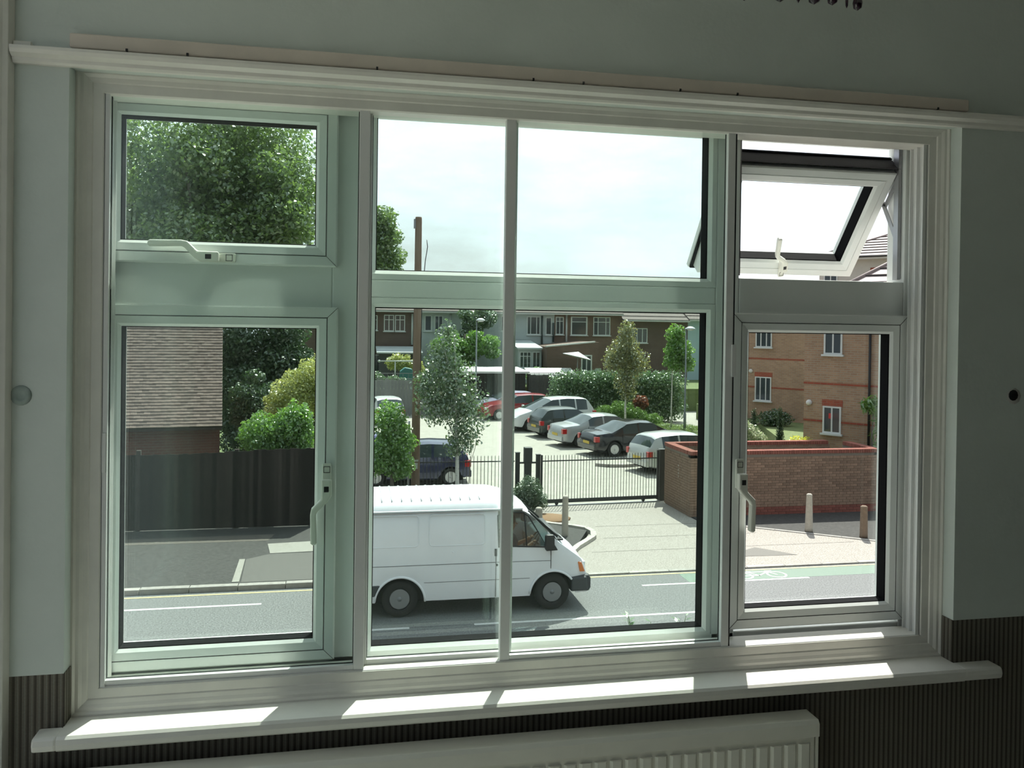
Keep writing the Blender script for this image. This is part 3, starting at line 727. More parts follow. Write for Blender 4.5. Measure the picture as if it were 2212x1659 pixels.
for (xa, xb, lab) in ((-7.2, -1.11, 'white lane line on the road before the van'), (6.44, 10.2, 'white lane line beside the painted bicycle'), (12.2, 16.0, 'white lane line past the painted bicycle')):
    flat('lane_line', [(xa, 14.36), (xb, 14.36), (xb, 14.44), (xa, 14.44)], 0.0, M_white_line, lab, 'road marking', 0.004, 'white cycle lane lines')
for (xa, xb, lab) in ((-6.0, 1.55, 'white centre line running into the shade of the van'), (2.7, 12.0, 'white centre line on the road past the front of the van')):
    flat('centre_line', [(xa, 12.69), (xb, 12.69), (xb, 12.77), (xa, 12.77)], 0.0, M_white_line, lab, 'road marking', 0.004, 'white centre lines')
flat('cycle_lane', [(7.5, 14.46), (40, 14.46), (40, 15.05), (7.5, 15.05)], 0.0, mat('green_asphalt', (0.15, 0.21, 0.17), (0.21, 0.27, 0.22), scale=50, rough=0.85), 'faded green cycle lane surface along the kerb', 'road marking', 0.002)
bk = thing('bicycle_marking', 'white bicycle symbol painted on the cycle lane', 'road marking', (9.25, 14.70, 0.004))
def flat_tube(name, pts, w, closed=False):
    m = MB(); n = len(pts); rng = n if closed else n - 1
    for i in range(rng):
        a = Vector(pts[i]); b = Vector(pts[(i + 1) % n]); d = (b - a).normalized(); nn = Vector((-d.y, d.x)) * w
        m.prism([tuple(a - nn - d * w), tuple(b - nn + d * w), tuple(b + nn + d * w), tuple(a + nn - d * w)], -0.002, 0.002 + 0.0002 * (i % 2), 'z')
    return m.build(name, M_white_line, bk)
flat_tube('wheel', circ(-0.42, 0, 0.20, 16), 0.022, True); flat_tube('wheel', circ(0.36, 0, 0.20, 16), 0.022, True)
flat_tube('frame', [(-0.42, 0), (-0.05, -0.02), (0.25, 0.22), (-0.22, 0.23), (-0.05, -0.02)], 0.02); flat_tube('fork', [(0.36, 0), (0.22, 0.26), (0.36, 0.28)], 0.02); flat_tube('saddle', [(-0.42, 0), (-0.24, 0.26), (-0.14, 0.27)], 0.02)
# ================================================================== lofted vehicle shells
def smooth_profile(keys, xs, k=0.05):
    kx = np.array([a for a, _ in keys]); kz = np.array([b for _, b in keys])
    return (np.interp(xs - k, kx, kz) + 2 * np.interp(xs, kx, kz) + np.interp(xs + k, kx, kz)) / 4

M_tyre = mat('tyre_rubber', (0.018, 0.018, 0.018), rough=0.85)
M_alloy = mat('wheel_silver', (0.55, 0.56, 0.57), rough=0.35, metal=0.6)
M_carglass = mat('car_glass', (0.035, 0.05, 0.055), rough=0.04, spec=0.9)
M_red_lens = mat('red_lens', (0.42, 0.015, 0.015), rough=0.15, coat=0.5)
M_amber = mat('amber_lens', (0.75, 0.20, 0.03), rough=0.2, coat=0.5)
M_clear = mat('clear_lens', (0.75, 0.76, 0.78), rough=0.12, coat=0.6)
M_plate = mat('yellow_plate', (0.62, 0.44, 0.06), rough=0.5)
M_under = mat('underbody_black', (0.012, 0.012, 0.013), rough=0.9)

WHEEL_MESH = {}
def add_wheel(parent, x, y, side, r, w, rim, style):
    """tyre and hub; side +1 = outer face towards +y"""
    key = (round(r, 3), w, style)
    wm = bpy.data.objects.new('wheel', None); COL.objects.link(wm); wm.parent = parent; wm.location = (x, y, r)
    wm.rotation_euler = (-math.pi / 2 * side, 0, 0)          # local z = outwards
    if key not in WHEEL_MESH:
        t = MB().lathe([(rim * 0.98, -w), (r * 0.93, -w), (r, -w * 0.75), (r, -w * 0.2), (r * 0.93, 0.0), (rim * 1.02, -0.005), (rim * 0.97, -0.03), (rim * 0.97, -w * 0.9)], 28)
        h = MB()
        if style == 'steel':
            h.lathe([(rim, -0.012), (rim * 0.93, -0.012), (rim * 0.86, -0.05), (rim * 0.60, -0.055), (rim * 0.50, -0.030), (rim * 0.24, -0.030), (rim * 0.22, -0.006), (0.0, -0.004)], 24)
        else:
            h.lathe([(rim, -0.015), (rim * 0.9, -0.01), (rim * 0.88, -0.05), (0.0, -0.055)], 20)
            for k in range(5):
                a = k * 2 * math.pi / 5
                M = Matrix.Rotation(a, 4, 'Z')
                h.prism([(0.0, -rim * 0.12), (rim * 0.93, -rim * 0.20), (rim * 0.93, rim * 0.20), (0.0, rim * 0.12)], -0.03, -0.008, 'z', M)
            h.lathe([(rim * 0.22, -0.03), (rim * 0.2, -0.004), (0, -0.002)], 12)
        to = t.build('tyre', M_tyre, wm); ho = h.build('hub', M_alloy if style != 'steel' else mat('steel_rim', (0.26, 0.27, 0.28), rough=0.45, metal=0.4), wm)
        hl = MB()
        if style == 'steel':
            for k in range(6):
                a = k * 2 * math.pi / 6
                hl.lathe([(0.0, -0.029), (rim * 0.10, -0.0295), (rim * 0.105, -0.04)], 8, Matrix.Rotation(a, 4, 'Z') @ Matrix.Translation((rim * 0.38, 0, 0.004)))
        else:
            for k in range(5):
                a = (k + 0.5) * 2 * math.pi / 5
                hl.prism([(rim * 0.25, -rim * 0.05), (rim * 0.86, -rim * 0.30), (rim * 0.86, rim * 0.30), (rim * 0.25, rim * 0.05)], -0.0535, -0.0525, 'z', Matrix.Rotation(a, 4, 'Z'))
        hlo = hl.build('hub_holes', M_under, wm)
        WHEEL_MESH[key] = (to, ho, hlo)
    else:
        for q in WHEEL_MESH[key]: dupe(q, wm)
    return wm

def loft_vehicle(root, xs, section, classify, mats, parts_names):
    """section(x) -> half-section [(y,z)...] bottom to top centre; classify(i_mid_x, k) -> part key or None"""
    secs = [section(x) for x in xs]; n = len(secs[0])
    bld = {}
    def mbk(key):
        if key not in bld: bld[key] = MB()
        return bld[key]
    for side in (1, -1):
        cache = {}
        for i in range(len(xs) - 1):
            for k in range(n - 1):
                key = classify(0.5 * (xs[i] + xs[i + 1]), k, side)
                if key is None: continue
                q = [(xs[i], side * secs[i][k][0], secs[i][k][1]), (xs[i + 1], side * secs[i + 1][k][0], secs[i + 1][k][1]),
                     (xs[i + 1], side * secs[i + 1][k + 1][0], secs[i + 1][k + 1][1]), (xs[i], side * secs[i][k + 1][0], secs[i][k + 1][1])]
                if side < 0: q = q[::-1]
                mbk(key).add(q, [(0, 1, 2, 3)], True)
    for e in (0, -1):
        pts = [(xs[e], y, z) for y, z in secs[e]] + [(xs[e], -y, z) for y, z in reversed(secs[e][:-1])]
        mbk('body').add(pts, [tuple(range(len(pts)))])
    out = {}
    for key, m in bld.items():
        me = bpy.data.meshes.new(key); me.from_pydata(m.v, [], m.f)
        b = bmesh.new(); b.from_mesh(me); bmesh.ops.remove_doubles(b, verts=b.verts, dist=0.0005)
        bmesh.ops.recalc_face_normals(b, faces=b.faces)
        for f in b.faces: f.smooth = True
        for ed in b.edges:
            if len(ed.link_faces) == 2 and ed.calc_face_angle(0) > math.radians(38): ed.smooth = False
        b.to_mesh(me); b.free()
        nm, mt = parts_names[key.split('#')[0]]
        me.materials.append(mats[mt]); me.name = nm
        o = bpy.data.objects.new(nm, me); COL.objects.link(o); o.parent = root
        out[key] = o
    return out

CAR_SHAPES = {
 'saloon': dict(L=4.50, W=1.74, top=[(0, .60), (.06, .93), (.55, .99), (.78, 1.01), (1.52, 1.385), (2.15, 1.425), (2.75, 1.385), (3.50, .985), (4.2, .84), (4.44, .66), (4.5, .5)], belt=.90, wsc=(2.80, 3.46), rsc=(.84, 1.48), sw=[(1.28, 1.98), (2.06, 2.92)], wx=(.88, 3.58), r=.31),
 'hatch': dict(L=3.85, W=1.66, top=[(0, .55), (.03, .86), (.10, .98), (.42, 1.36), (.62, 1.41), (1.35, 1.44), (1.95, 1.41), (2.72, 1.00), (3.5, .86), (3.78, .66), (3.85, .5)], belt=.92, wsc=(2.02, 2.68), rsc=(.12, .40), sw=[(.70, 1.22), (1.30, 2.20)], wx=(.66, 3.10), r=.295),
 'mpv': dict(L=4.65, W=1.82, top=[(0, .60), (.05, 1.0), (.12, 1.12), (.40, 1.58), (.62, 1.64), (1.6, 1.68), (2.45, 1.63), (3.70, 1.06), (4.30, .88), (4.58, .68), (4.65, .5)], belt=1.00, wsc=(2.52, 3.64), rsc=(.13, .38), sw=[(.50, 1.12), (1.20, 2.02), (2.10, 3.05)], wx=(.85, 3.72), r=.33),
 'estate': dict(L=4.2, W=1.70, top=[(0, .58), (.03, .88), (.10, .98), (.36, 1.36), (.58, 1.42), (1.4, 1.46), (2.2, 1.42), (2.98, 1.0), (3.8, .86), (4.12, .66), (4.2, .5)], belt=.92, wsc=(2.26, 2.94), rsc=(.12, .34), sw=[(.62, 1.30), (1.38, 2.44)], wx=(.78, 3.36), r=.30),
}
def car(name, label, shape, paint, loc, heading, plate_rear=True, group='cars in the car park', rim='alloy', rack=False):
    S = CAR_SHAPES[shape]; L, W = S['L'], S['W']
    root = thing(name, label, 'car', loc, heading, group)
    xs = sorted(set([round(v, 3) for v in np.arange(0, L + .001, .11)] + [a for a, _ in S['top']] + [v for p in S['sw'] for v in p] + list(S['wsc']) + list(S['rsc'])
        + [round(c + S['r'] * 1.13 * math.cos(math.radians(d)), 3) for c in S['wx'] for d in range(0, 181, 15)]))
    xs = [x for i, x in enumerate(xs) if i == 0 or x - xs[i - 1] > 0.004]
    xs[0] = 0.0
    X = np.array(xs); top = dict(zip(xs, smooth_profile(S['top'], X, .04)))
    def section(x):
        t = (x - L / 2) / (L / 2); w = W / 2 * (1 - .13 * abs(t) ** 5 - .06 * abs(t) ** 14)
        zb = .22 + .10 * abs(t) ** 8
        for c in S['wx']:
            R = S['r'] * 1.14
            if abs(x - c) < R: zb = max(zb, S['r'] + math.sqrt(R * R - (x - c) ** 2))
        zt = float(top[x]); zbelt = min(S['belt'] + .05 * (1 - x / L), zt - .035); h = zt - zbelt
        zl = min(zb, zbelt - .06)
        yr = w - .045 - .30 * max(0, h - .03)
        z4 = zt - .015 - .055 * min(1, h / .35)
        return [(w - .05, zl), (w - .005, zl + .06 * (zbelt - zl)), (w, zl + .5 * (zbelt - zl)), (w - .012, zl + .8 * (zbelt - zl)), (w - .03, zbelt), (yr, z4), (yr * .62, zt - .008), (0.0, zt)]
    def classify(x, k, side):
        if k == 4:
            for i, (a, b) in enumerate(S['sw']):
                if a < x < b: return 'side_window#%d%d' % (i, side)
        if k in (5, 6):
            if S['wsc'][0] < x < S['wsc'][1]: return 'windscreen'
            if S['rsc'][0] < x < S['rsc'][1]: return 'rear_window'
        return 'body'
    off = Matrix.Translation((-L / 2, 0, 0))
    rt = bpy.data.objects.new('frame', None)
    out = loft_vehicle(root, xs, section, classify, {'p': paint, 'g': M_carglass}, {'body': ('body', 'p'), 'windscreen': ('windscreen', 'g'), 'rear_window': ('rear_window', 'g'), 'side_window': ('side_window', 'g')})
    for o in out.values(): o.data.transform(off)
    bpy.data.objects.remove(rt)
    def part(mb, nm, m, bev=0.0):
        o = mb.build(nm, m, root, bevel=bev); o.data.transform(off); return o
    part(B(.25, L - .25, -W / 2 + .2, W / 2 - .2, .17, .5), 'underbody', M_under)
    for c in S['wx']:
        for sd in (1, -1):
            w = add_wheel(root, c - L / 2, sd * (W / 2 - .035), sd, S['r'], .19, S['r'] * .66, rim)
    wr = W / 2 * (1 - .13 * .9)
    for sd in (1, -1):
        ya, yb = sorted((sd * (wr - .13), sd * (wr + .035)))
        zr = .86 if shape != 'mpv' else 1.0
        part(B(-.012, .20, ya, yb, zr - .24, zr - .02), 'tail_light', M_red_lens, .02)
        ya, yb = sorted((sd * (wr - .30), sd * (wr - .02)))
        part(B(L - .30, L - .045, ya, yb, .60, .73), 'headlight', M_clear, .03)
        zb = S['belt'] + .06; xm = S['wsc'][1] - .32
        ya, yb = sorted((sd * (W / 2 - .02), sd * (W / 2 + .17)))
        part(B(xm, xm + .09, ya, yb, zb, zb + .13), 'door_mirror', paint, .02)
        for (a, b) in S['sw'][-2:]:
            ya, yb = sorted((sd * (W / 2 - .02), sd * (W / 2 + .004)))
            part(B(a + .06, a + .22, ya, yb, S['belt'] - .12, S['belt'] - .09), 'door_handle', paint)
            part(B(a - .05, a - .042, ya, yb - .0, .34, S['belt'] + .0), 'door_seam', M_under) if sd == 1 or True else None
    if plate_rear: part(B(-.02, .06, -.26, .26, .50, .61), 'number_plate', M_plate)
    else: part(B(-.02, .06, -.26, .26, .50, .61), 'number_plate', M_plate)
    part(B(L - .06, L + .012, -.26, .26, .36, .47), 'number_plate', mat('white_plate', (0.7, 0.7, 0.66), rough=.5))
    part(MB().prism(rrect(-.03, .12, .28, .50, .03), -W / 2 * .84, W / 2 * .84, 'y'), 'bumper', paint, .01)
    part(MB().prism(rrect(L - .12, L + .02, .24, .48, .03), -W / 2 * .80, W / 2 * .80, 'y'), 'bumper', paint, .01)
    part(B(L - .10, L + .026, -.38, .38, .26, .40), 'grille', M_black)
    if rack:
        for sd in (1, -1): part(MB().tube([(.6, sd * W * .36, 1.50), (1.3, sd * W * .36, 1.53), (2.1, sd * W * .36, 1.50)], .018, 6), 'roof_rail', M_black)
    return root

P = lambda n, c, r=.25, me=0.0: mat(n, c, rough=r, metal=me, coat=.6)
HD = math.radians(11.5)
def place(nx, ny, shape, hd, wheel=0, side=-1):
    """near-side wheel contact point -> centre of the car"""
    S = CAR_SHAPES[shape]; lx = S['wx'][wheel] - S['L'] / 2; ly = side * (S['W'] / 2 - .05)
    c, s = math.cos(hd), math.sin(hd)
    return (nx - (lx * c - ly * s), ny - (lx * s + ly * c), 0.012)
car('hatchback', 'silver hatchback parked next to the brick enclosure', 'estate', P('silver_paint', (.52, .53, .52), .28, .35), place(11.78, 26.55, 'estate', HD), HD, rim='alloy')
car('saloon', 'black saloon car parked beside the silver hatchback', 'saloon', P('black_paint', (.012, .013, .018), .18), place(11.14, 30.65, 'saloon', HD), HD, rim='alloy')
car('saloon', 'silver saloon car parked between two dark cars', 'saloon', P('grey_silver_paint', (.44, .46, .47), .28, .35), place(10.46, 33.30, 'saloon', HD), HD)
car('hatchback', 'dark green hatchback beside the white people carrier', 'hatch', P('dark_green_paint', (.022, .032, .028), .3), place(9.95, 36.35, 'hatch', HD), HD)
car('people_carrier', 'white people carrier parked nose out among the cars', 'mpv', P('white_paint', (.72, .75, .76), .25), place(9.42, 38.9, 'mpv', HD + math.pi, 1, 1), HD + math.pi)
car('hatchback', 'red hatchback parked near the far wall', 'estate', P('red_paint', (.26, .012, .018), .25), (9.85, 44.95, 0.012), math.pi + math.radians(8))
car('hatchback', 'pale lilac car behind the red hatchback', 'hatch', P('lilac_paint', (.42, .42, .55), .3, .3), (9.6, 46.95, 0.012), math.pi + math.radians(8))
car('hatchback', 'dark blue hatchback parked close behind the railings', 'hatch', P('navy_paint', (.018, .024, .075), .2, .2), (2.55, 26.2, 0.012), math.pi - math.radians(3), group='cars behind the railings')
car('saloon', 'purple blue car beyond the dark blue hatchback', 'saloon', P('purple_paint', (.10, .09, .28), .25, .3), (1.15, 28.05, 0.012), math.pi, group='cars behind the railings')
car('hatchback', 'white hatchback with its back to the street by the grey far fence', 'hatch', P('white_paint', (.72, .75, .76)), (2.35, 44.0, 0.012), math.radians(97))
# ================================================================== white panel van on the road
VY, VW = 14.17, 1.94
van = thing('panel_van', 'white panel van driving along the road with black bumpers', 'van', (2.7, VY, 0.0))
M_van = mat('van_white_paint', (0.86, 0.88, 0.91), (0.82, 0.84, 0.87), scale=2.0, rough=0.35, coat=.3)
M_vbump = mat('grey_bumper_plastic', (0.045, 0.05, 0.055), rough=0.6)
vtop = [(.42, 1.75), (.46, 2.02), (.62, 2.13), (2.9, 2.14), (3.2, 2.125), (3.45, 2.06), (3.62, 1.98), (3.82, 1.87), (4.34, 1.36), (4.42, 1.30), (4.80, 1.02), (4.88, .90), (4.92, .70), (4.94, .52)]
RXW, FXW, WR = 1.41, 4.25, .335
vxs = sorted(set([round(v, 3) for v in np.arange(.42, 4.9401, .1)] + [a for a, _ in vtop] + [3.18, 3.20, 4.14] + [round(c + .44 * math.cos(math.radians(d)), 3) for c in (RXW, FXW) for d in range(0, 181, 12)]))
vxs = [x for i, x in enumerate(vxs) if i == 0 or x - vxs[i - 1] > 0.004]
vt = dict(zip(vxs, smooth_profile(vtop, np.array(vxs), .03)))
def vsec(x):
    w = VW / 2 - (.10 * ((x - 4.1) / .84) ** 2 if x > 4.1 else 0) - (.02 if x < .5 else 0)
    zt = float(vt[x]); zb = .30
    for c in (RXW, FXW):
        if abs(x - c) < .44: zb = max(zb, .30 + math.sqrt(.44 ** 2 - (x - c) ** 2))
    z = [zb, max(zb + .04, .62), .95, 1.22, 1.90, zt - .085, zt - .02, zt]
    lim = [zt - .20, zt - .17, zt - .13, zt - .10, zt - .075, zt - .055, zt - .02, zt]
    z = [min(a, b) for a, b in zip(z, lim)]
    for i in range(1, 8): z[i] = max(z[i], z[i - 1] + .002)
    tum = max(0.0, z[4] - 1.2) * .10
    y = [w - .02, w, w, w - .01, w - .02 - tum, w - .03 - tum - .75 * max(0, z[5] - z[4]), w - .38 - tum, 0.0]
    return list(zip(y, z))
def vcls(x, k, side):
    if k == 3 and 3.20 < x < 4.14: return 'door_window#%d' % side
    if k in (5, 6) and 3.82 < x < 4.34: return 'windscreen'
    return 'body'
M_vglass = glassmat('van_glass', (0.55, 0.66, 0.66), 0.06, 0.03)
out = loft_vehicle(van, vxs, vsec, vcls, {'p': M_van, 'g': M_vglass}, {'body': ('body', 'p'), 'windscreen': ('windscreen', 'g'), 'door_window': ('door_window', 'g')})
for o in out.values(): o.data.transform(Matrix.Translation((-2.7, 0, 0)))
def vp(mb, nm, m, bev=0.0, lab=None):
    o = mb.build(nm, m, van, bevel=bev); o.data.transform(Matrix.Translation((-2.7, 0, 0)))
    if lab: o['label'] = lab
    return o
NY = -VW / 2                                  # near side
for c in (RXW, FXW):
    for sd in (1, -1): add_wheel(van, c - 2.7, sd * (VW / 2 - .06), sd, WR, .2, .195, 'steel')
vp(B(.6, 4.6, -.72, .72, .24, .55), 'chassis', M_under)
vp(B(3.30, 4.3, -.85, .85, .50, .62), 'cab_floor', M_under)
vp(MB().prism([(3.15, .6), (3.17, 1.86), (3.12, 1.86), (3.10, .6)], -.88, .88, 'y'), 'bulkhead', mat('bulkhead_grey', (.30, .30, .30), rough=.7))
# roof ribs across the van
rb = None
for i in range(13):
    x = .72 + i * .18
    if rb is None: rb = vp(MB().tube([(x, -.72, 2.075), (x, -.5, 2.118), (x, 0, 2.138), (x, .5, 2.118), (x, .72, 2.075)], .014, 6), 'roof_rib', M_van)
    else: dupe(rb, van, ((i * .18), 0, 0))
# seams and pressings on the near side (thin shadow gaps proud of the skin by a hair)
def seam(pts, w=.005, y=NY):
    m = MB()
    for (a, b) in zip(pts[:-1], pts[1:]):
        a = Vector(a); b = Vector(b); d = (b - a).normalized(); nn = Vector((-d.y, d.x)) * w
        m.prism([tuple(a - nn), tuple(b - nn), tuple(b + nn), tuple(a + nn)], y - .003, y + .02)
    return m
vp(seam([(3.16, .32), (3.16, 1.2)], .006), 'door_seam', M_groove); vp(seam([(4.20, .80), (4.20, 1.2)], .006), 'door_seam', M_groove)
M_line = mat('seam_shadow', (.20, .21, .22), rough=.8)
vp(seam([(.48, .955), (3.15, .955)], .006), 'waist_line', M_line); vp(seam([(3.17, .955), (4.19, .945)], .005), 'waist_line', M_line)
vp(seam([(1.84, .635), (3.15, .635)], .005), 'sill_line', M_line); vp(seam([(3.17, .635), (3.80, .635)], .005), 'sill_line', M_line)
vp(B(.46, 3.66, NY + .055, NY + .10, 1.905, 1.928), 'rain_gutter', M_van)
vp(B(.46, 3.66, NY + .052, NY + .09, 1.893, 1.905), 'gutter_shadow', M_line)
for (xa, xb) in ((.55, 1.74), (1.93, 2.96)):
    prr = rrect(xa, xb, 1.29, 1.85, .07)
    vp(MB().tube([(px, NY + .012 + .055 * (pz - 1.2) / .7, pz) for px, pz in prr], .008, 5, closed=True), 'pressed_panel_edge', M_van)
vp(B(3.135, 3.175, NY - .012, NY + .01, 1.07, 1.20), 'door_handle', M_black, .004)
vp(MB().lathe([(.0, .008), (.022, .006), (.024, -.01)], 12, Matrix.Translation((3.18, NY, .905)) @ Matrix.Rotation(math.pi / 2, 4, 'X')), 'fuel_cap_lock', M_black)
vp(MB().lathe([(.0, .008), (.010, .006), (.012, -.01)], 10, Matrix.Translation((2.36, NY, 1.17)) @ Matrix.Rotation(math.pi / 2, 4, 'X')), 'blanking_stud', M_van)
# door window surround
MW = mat('window_rubber', (.015, .015, .016), rough=.6)
def sidey(z): return NY + .012 + max(0, z - 1.2) * .105
fr = [(3.21, 1.25), (4.12, 1.20), (3.78, 1.77), (3.68, 1.845), (3.28, 1.855), (3.20, 1.80)]
vp(MB().tube([(x, sidey(z) - .004, z) for x, z in fr], .018, 6, closed=True), 'door_window_rubber', MW)
vp(MB().tube([(3.74, sidey(1.22), 1.22), (3.70, sidey(1.84), 1.83)], .014, 6), 'quarter_light_bar', MW)
# windscreen rubber and wiper
for sd in (1, -1): vp(MB().tube([(3.80, sd * .76, 1.84), (4.36, sd * .80, 1.345)], .022, 6), 'windscreen_rubber', MW)
vp(MB().tube([(4.32, -.55, 1.385), (4.40, -.75, 1.345), (4.47, -.78, 1.29)], .012, 5), 'wiper', M_black)
vp(B(4.36, 4.46, -.85, .85, 1.285, 1.315), 'scuttle_grille', M_black)
# mirror
vp(MB().prism(rrect(4.05, 4.22, 1.20, 1.47, .04), NY - .20, NY - .10, 'y'), 'door_mirror', M_black, .015)
vp(MB().prism([(4.08, 1.16), (4.30, 1.17), (4.20, 1.33), (4.10, 1.30)], NY - .14, NY + .04, 'y'), 'mirror_bracket', M_black, .01)
vp(MB().prism(rrect(4.05, 4.22, 1.20, 1.47, .04), -NY + .10, -NY + .20, 'y'), 'door_mirror', M_black, .015)
# bumpers, lamps, arches
vp(MB().prism([(4.60, .34), (4.60, .61), (4.94, .64), (4.985, .58), (4.985, .40), (4.95, .34)], -VW / 2 + .02, VW / 2 - .02, 'y'), 'front_bumper', M_vbump, .02)
vp(MB().prism([(4.60, .36), (4.60, .60), (4.90, .62), (4.93, .36)], NY - .02, NY + .12, 'y'), 'bumper_end', M_vbump, .03)
vp(MB().prism([(.34, .42), (.34, .62), (1.05, .62), (1.0, .42)], NY - .015, NY + .06, 'y'), 'rear_bumper_end', M_vbump, .02)
vp(B(.34, .48, -.93, .93, .42, .62), 'rear_bumper', M_vbump, .02)
vp(MB().prism([(4.735, .885), (4.80, .885), (4.875, .70), (4.775, .70)], NY + .045, NY + .16, 'y'), 'indicator', M_amber, .008, 'orange indicator lens')
vp(MB().prism([(4.735, .885), (4.80, .885), (4.875, .70), (4.775, .70)], -NY - .16, -NY - .045, 'y'), 'indicator', M_amber, .008)
for sd in (1, -1): vp(B(4.80, 4.915, *sorted((sd * .50, sd * .80)), .70, .86), 'headlight', M_clear, .02)
vp(MB().lathe([(.0, .012), (.020, .010), (.028, .0)], 12, Matrix.Translation((4.60, NY + .055, .885)) @ Matrix.Rotation(math.pi / 2, 4, 'X') @ Matrix.Scale(1.3, 4, (1, 0, 0))), 'side_repeater', M_amber)
for c in (RXW, FXW):
    arc = [(c + .452 * math.cos(math.radians(a)), NY + .000, .30 + .452 * math.sin(math.radians(a))) for a in range(38 if c == FXW else 0, 181, 8)]
    vp(MB().tube(arc, .022, 6), 'wheel_arch_lip', M_van)
    inner = circ(c, .30, .44, 20, 0, math.pi)
    vp(MB().prism(inner, -.66, .66, 'y'), 'wheel_housing', M_under)
# seat, steering wheel and dashboard
vp(MB().prism([(3.30, .62), (3.78, .66), (3.80, .80), (3.46, .82), (3.36, 1.42), (3.24, 1.42)], -.80, -.32, 'y'), 'seat', mat('seat_fabric', (.16, .03, .03), rough=.9), .03)
vp(MB().prism([(3.30, .62), (3.78, .66), (3.80, .80), (3.46, .82), (3.36, 1.42), (3.24, 1.42)], .10, .80, 'y'), 'seat', mat('seat_fabric', (.16, .03, .03)), .03)
vp(MB().prism([(4.05, .7), (4.35, .8), (4.33, 1.28), (4.12, 1.24), (4.02, 1.10)], -.84, .84, 'y'), 'dashboard', mat('dashboard_plastic', (.10, .10, .105), rough=.6), .02)
SWM = Matrix.Translation((3.96, -.55, 1.22)) @ Matrix.Rotation(math.radians(-58), 4, 'Y')
vp(MB().tube([SWM @ Vector((.19 * math.cos(a), .19 * math.sin(a), 0)) for a in [k * math.pi / 10 for k in range(20)]], .016, 6, closed=True), 'steering_wheel', M_black)
vp(MB().tube([SWM @ Vector((-.18, 0, 0)), SWM @ Vector((.18, 0, 0))], .014, 6).tube([SWM @ Vector((0, 0, 0)), SWM @ Vector((0, 0, -.25))], .025, 6), 'steering_column', M_black)

# ------------------------------------------------------------------ the driver
def skin_body(name, nodes, edges, m, parent, sub=2, root=0):
    me = bpy.data.meshes.new(name); me.from_pydata([n[0] for n in nodes], edges, [])
    o = bpy.data.objects.new(name, me); COL.objects.link(o); o.parent = parent
    sk = o.modifiers.new('skin', 'SKIN'); sk.use_smooth_shade = True
    for i, n in enumerate(nodes):
        me.skin_vertices[0].data[i].radius = n[1] if isinstance(n[1], tuple) else (n[1], n[1])
        me.skin_vertices[0].data[i].use_root = (i == root)
    sb = o.modifiers.new('subdivision', 'SUBSURF'); sb.levels = sub; sb.render_levels = sub
    me.materials.append(m)
    return o
M_skin = mat('skin', (.36, .17, .10), rough=.55)
M_shirt = mat('dark_shirt', (.03, .035, .05), rough=.9)
drv = thing('person', 'driver in a dark top with hands on the van steering wheel', 'person', (3.52, VY - .56, .82))
bn = [((0, 0, .02), .15), ((-.03, 0, .22), .14), ((-.06, 0, .42), (.15, .12)), ((-.05, 0, .54), .07), ((-.03, 0, .60), .055), ((0, 0, .70), .085), ((.01, 0, .80), .09), ((0, 0, .87), .06),
      ((-.05, -.19, .46), .065), ((.10, -.23, .24), .047), ((.34, -.14, .37), .034), ((.40, -.12, .41), .030),
      ((-.05, .19, .46), .065), ((.10, .24, .26), .047), ((.34, .15, .39), .034), ((.40, .13, .44), .030),
      ((.20, -.10, .0), .085), ((.44, -.11, .02), .07), ((.56, -.11, -.18), .05), ((.20, .10, .0), .085), ((.44, .11, .02), .07), ((.56, .11, -.18), .05)]
be = [(0, 1), (1, 2), (2, 3), (3, 4), (4, 5), (5, 6), (6, 7), (2, 8), (8, 9), (9, 10), (10, 11), (2, 12), (12, 13), (13, 14), (14, 15), (0, 16), (16, 17), (17, 18), (0, 19), (19, 20), (20, 21)]
body = skin_body('body', bn, be, M_skin, drv)
# fingers closed over the wheel rim, thumb from the side of the palm
for s, (hx, hy, hz) in ((-1, (.41, -.12, .42)), (1, (.41, .13, .45))):
    for q in range(4):
        yy = hy + s * (-.03 + .02 * q); ln = (.9, 1.0, .95, .75)[q]
        skin_body('finger', [((hx - .01, yy, hz), .010), ((hx + .03 * ln, yy, hz + .020), .009), ((hx + .055 * ln, yy, hz + .002), .0085), ((hx + .048 * ln, yy, hz - .026), .008)], [(0, 1), (1, 2), (2, 3)], M_skin, drv, 1)
    skin_body('thumb', [((hx - .02, hy - s * .035, hz - .01), .011), ((hx + .01, hy - s * .05, hz + .006), .010), ((hx + .035, hy - s * .05, hz - .004), .008)], [(0, 1), (1, 2)], M_skin, drv, 1)
# clothing, hair and face
MB().lathe([(.165, 0.0), (.17, .10), (.155, .25), (.175, .40), (.13, .50), (.075, .545)], 16, Matrix.Translation((-.045, 0, .02)) @ Matrix.Scale(1.22, 4, (0, 1, 0))).build('shirt', M_shirt, drv)
for s in (-1, 1): MB().tube([(-.05, s * .17, .47), (.0, s * .215, .385), (.06, s * .235, .30)], [.082, .075, .068], 10).build('sleeve', M_shirt, drv)
MB().lathe([(.088, .0), (.108, .05), (.104, .11), (.07, .155), (.0, .17)], 14, Matrix.Translation((-.022, 0, .745))).build('hair', mat('dark_hair', (.02, .015, .012), rough=.7), drv)
MB().lathe([(.0, .03), (.010, .02), (.016, .0), (.0, -.012)], 8, Matrix.Translation((.098, 0, .735)) @ Matrix.Rotation(math.radians(75), 4, 'Y')).build('nose', M_skin, drv)
for s in (-1, 1):
    MB().lathe([(.0, .008), (.009, .004), (.009, -.004), (.0, -.008)], 8, Matrix.Translation((.088, s * .032, .768))).build('eye', M_black, drv)
    MB().lathe([(.0, .03), (.012, .015), (.012, -.015), (.0, -.03)], 8, Matrix.Translation((.0, s * .092, .745))).build('ear', M_skin, drv)
